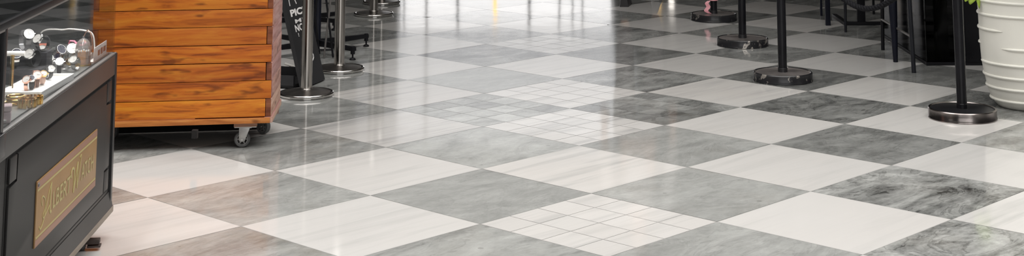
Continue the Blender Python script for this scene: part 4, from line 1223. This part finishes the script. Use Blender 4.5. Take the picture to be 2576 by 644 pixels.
# ------------------------------------------------------------------ person walking by, only a shoe in the frame
def skin(name, nodes, edges, mt, parent, sub=2):
    me_ = bpy.data.meshes.new(name); me_.from_pydata([(n[0], -n[1], n[2]) for n in nodes], edges, []); me_.update()
    o_ = bpy.data.objects.new(name, me_); COL.objects.link(o_); o_.parent = parent
    md = o_.modifiers.new('Skin', 'SKIN'); md.use_smooth_shade = True
    if not me_.skin_vertices: return o_
    for v, n in zip(me_.skin_vertices[0].data, nodes): v.radius = (n[3], n[4] if len(n) > 4 else n[3])
    me_.skin_vertices[0].data[0].use_root = True
    s2 = o_.modifiers.new('Sub', 'SUBSURF'); s2.levels = sub; s2.render_levels = sub
    me_.materials.append(mt); return o_


M['skin'] = plain('skin', (0.55, 0.34, 0.25), 0.5); M['trousers'] = plain('grey_trousers', (0.16, 0.14, 0.15), 0.85, var=0.1, scale=30)
M['shirt'] = plain('pale_shirt', (0.55, 0.53, 0.52), 0.85); M['shoe'] = plain('black_shoe', (0.010, 0.009, 0.010), 0.35); M['hair'] = plain('dark_hair', (0.02, 0.015, 0.012), 0.5)
gp = G(1572, 14.5)
pe = thing('person', 'person in grey trousers and black shoes walking across the bright floor', 'person', (gp.x, gp.y, 0), 1.42)
# facing +x (towards the right of the photo); the front foot is the one seen
fx, bx_ = 0.0, -0.42
nodes = [(-0.16, 0.10, 0.93, 0.115, 0.09), (-0.17, 0.10, 1.12, 0.115, 0.085), (-0.17, 0.10, 1.33, 0.135, 0.09), (-0.17, 0.10, 1.47, 0.06, 0.055), (-0.165, 0.10, 1.53, 0.05), (-0.15, 0.10, 1.61, 0.078, 0.07), (-0.15, 0.10, 1.70, 0.07, 0.068),
         (-0.14, 0.01, 0.88, 0.085), (-0.05, 0.0, 0.50, 0.056), (-0.015, 0.0, 0.09, 0.038),
         (-0.17, 0.19, 0.88, 0.085), (0.12, 0.20, 0.52, 0.056), (0.46, 0.20, 0.10, 0.038),
         (-0.17, -0.09, 1.40, 0.055), (-0.20, -0.14, 1.13, 0.042), (-0.13, -0.15, 0.90, 0.028), (-0.17, 0.29, 1.40, 0.055), (-0.15, 0.34, 1.13, 0.042), (-0.05, 0.35, 0.90, 0.028)]
edges = [(0, 1), (1, 2), (2, 3), (3, 4), (4, 5), (5, 6), (0, 7), (7, 8), (8, 9), (0, 10), (10, 11), (11, 12), (2, 13), (13, 14), (14, 15), (2, 16), (16, 17), (17, 18)]
for hx_, hy_, s_ in ((-0.13, -0.15, 1), (-0.05, 0.35, -1)):
    root_i = 15 if s_ == 1 else 18
    pm = len(nodes); nodes.append((hx_+0.02, hy_, 0.83, 0.032, 0.018)); edges.append((root_i, pm))
    for k, (fy, ln) in enumerate(((-0.027, 0.062), (-0.009, 0.072), (0.009, 0.068), (0.026, 0.055))):
        i_ = len(nodes); nodes.append((hx_+0.03, hy_+fy, 0.79, 0.009)); nodes.append((hx_+0.045, hy_+fy, 0.79-ln*0.6, 0.008)); nodes.append((hx_+0.04, hy_+fy, 0.79-ln, 0.007))
        edges += [(pm, i_), (i_, i_+1), (i_+1, i_+2)]
    i_ = len(nodes); nodes.append((hx_+0.045, hy_-0.03*s_*-1, 0.83, 0.010)); nodes.append((hx_+0.06, hy_-0.03*s_*-1, 0.79, 0.008)); edges += [(pm, i_), (i_, i_+1)]
body = skin('body', nodes, edges, M['skin'], pe)
tro = [(-0.16, 0.10, 0.96, 0.135, 0.11), (-0.16, 0.0, 0.86, 0.10), (-0.06, 0.0, 0.50, 0.078), (-0.02, 0.0, 0.12, 0.066), (-0.17, 0.20, 0.86, 0.10), (0.12, 0.20, 0.52, 0.078), (0.44, 0.20, 0.14, 0.066)]
skin('trousers', tro, [(0, 1), (1, 2), (2, 3), (0, 4), (4, 5), (5, 6)], M['trousers'], pe)
shi = [(-0.17, 0.10, 0.98, 0.14, 0.11), (-0.17, 0.10, 1.15, 0.14, 0.105), (-0.17, 0.10, 1.33, 0.155, 0.105), (-0.17, 0.10, 1.44, 0.085, 0.07), (-0.17, -0.09, 1.40, 0.07), (-0.20, -0.14, 1.13, 0.058), (-0.15, -0.15, 0.97, 0.046), (-0.17, 0.29, 1.40, 0.07), (-0.15, 0.34, 1.13, 0.058), (-0.08, 0.35, 0.97, 0.046)]
skin('shirt', shi, [(0, 1), (1, 2), (2, 3), (2, 4), (4, 5), (5, 6), (2, 7), (7, 8), (8, 9)], M['shirt'], pe)
skin('hair', [(-0.165, 0.10, 1.70, 0.085, 0.08), (-0.18, 0.10, 1.75, 0.07, 0.07), (-0.20, 0.10, 1.66, 0.07)], [(0, 1), (0, 2)], M['hair'], pe)
b = MB()
for ey in (-0.03, 0.03): b.lathe([(0, -0.006), (0.006, 0), (0, 0.006)], 8, (-0.078, -0.10+ey, 1.655))
local_build(b, 'eyes', M['shoe'], pe)
skin('nose', [(-0.075, 0.10, 1.645, 0.010), (-0.06, 0.10, 1.615, 0.014)], [(0, 1)], M['skin'], pe, 1)
for ey in (0.022, 0.178): skin('ear', [(-0.155, ey, 1.66, 0.012, 0.006), (-0.157, ey, 1.615, 0.010, 0.005)], [(0, 1)], M['skin'], pe, 1)


def shoe(ox, oy, oz, pitch):
    t = thing('t', '', '')
    b = MB(); mt = Matrix.Translation((ox, oy, oz)) @ Matrix.Rotation(pitch, 4, 'Y')
    prof_ = [(-0.075, 0.030, 0.075), (-0.05, 0.034, 0.085), (0.0, 0.034, 0.078), (0.05, 0.040, 0.058), (0.10, 0.043, 0.046), (0.14, 0.036, 0.038), (0.165, 0.016, 0.028)]
    rings = []
    for x_, w_, h_ in prof_:
        rings.append([b.b.verts.new(mt @ Vector((x_, w_*math.cos(a), max(0.012, 0.012+h_*max(0, math.sin(a)))))) for a in [2*PI*i/16 for i in range(16)]])
    for r0, r1 in zip(rings, rings[1:]):
        for j in range(16): b.b.faces.new((r0[j], r0[(j+1) % 16], r1[(j+1) % 16], r1[j])).smooth = True
    b.b.faces.new(rings[0]); b.b.faces.new(rings[-1])
    so = [(x_, w_*1.05) for x_, w_, h_ in prof_]
    b.prism([mt @ Vector((x_, w_, 0.0005)) for x_, w_ in so]+[mt @ Vector((x_, -w_, 0.0005)) for x_, w_ in so[::-1]], mt.to_3x3() @ Vector((0, 0, 0.0125)))
    bpy.data.objects.remove(t)
    return local_build(b, 'shoe', M['shoe'], pe)


shoe(0.0, 0.0, 0.0, 0.0); shoe(0.475, -0.20, 0.0, 0.0)

# ------------------------------------------------------------------ lamps in front of the far windows
def lamp(px, Y, z0_, z1_, rr, mt, label):
    x = atY(px, 30, Y).x; z0_, z1_ = -atY(px, z0_, Y).z, -atY(px, z1_, Y).z
    t = thing('standing_lamp', label, 'lamp', (x, Y, 0))
    b = MB(); b.lathe([(0, 0), (0.13, 0), (0.13, 0.015), (0.02, 0.03), (0.012, 0.05), (0.012, z0_), (0, z0_)], 24); local_build(b, 'stand', M['mullion'], t)
    b = MB(); b.lathe([(0, z0_), (rr, z0_), (rr*1.05, z0_+0.02), (rr, z1_), (0, z1_)], 24); local_build(b, 'lamp_shade', mt, t)


lamp(1245, 22.0, -12, 40, 0.024, M['amber'], 'standing lamp with amber glow in front of the far windows')
lamp(1657, 22.0, -14, 12, 0.032, M['amber'], 'standing lamp with amber glow right of the far windows')
lamp(1690, 24.0, -14, 14, 0.04, M['warm_white'], 'standing lamp with white glow right of the far windows')


# ------------------------------------------------------------------ light
def area(name, loc, rot, sx_, sy_, e, col=(1, 1, 1)):
    l = bpy.data.lights.new(name, 'AREA'); l.shape = 'RECTANGLE'; l.size = sx_; l.size_y = sy_; l.energy = e; l.color = col
    o_ = bpy.data.objects.new(name, l); COL.objects.link(o_); o_.location = loc; o_.rotation_euler = rot; return o_


area('shopfront_daylight', (0.8, -4.7, 2.3), (math.radians(84), 0, 0), 10, 3.4, 185, (1, 0.99, 0.975))
area('ceiling_panel', (0.2, 5.7, 4.5), (0, 0, 0), 8.0, 4.6, 465, (1, 0.98, 0.955))
area('case_light', tuple(D0+dv*0.62-nvx*0.05+Vector((0, 0, ZG-0.008))), (0, 0, math.atan2(dv.y, dv.x)), 1.1, 0.02, 4.2, (1, 0.95, 0.9))
wd = bpy.data.worlds.new('World'); sc.world = wd; wd.use_nodes = True
wd.node_tree.nodes['Background'].inputs[0].default_value = (0.5, 0.52, 0.55, 1); wd.node_tree.nodes['Background'].inputs[1].default_value = 0.3
sc.view_settings.view_transform = 'Standard'; sc.view_settings.look = 'None'
sc.view_settings.exposure = 0.0; sc.view_settings.gamma = 1.0; sc.view_settings.use_curve_mapping = False
bpy.context.view_layer.update()
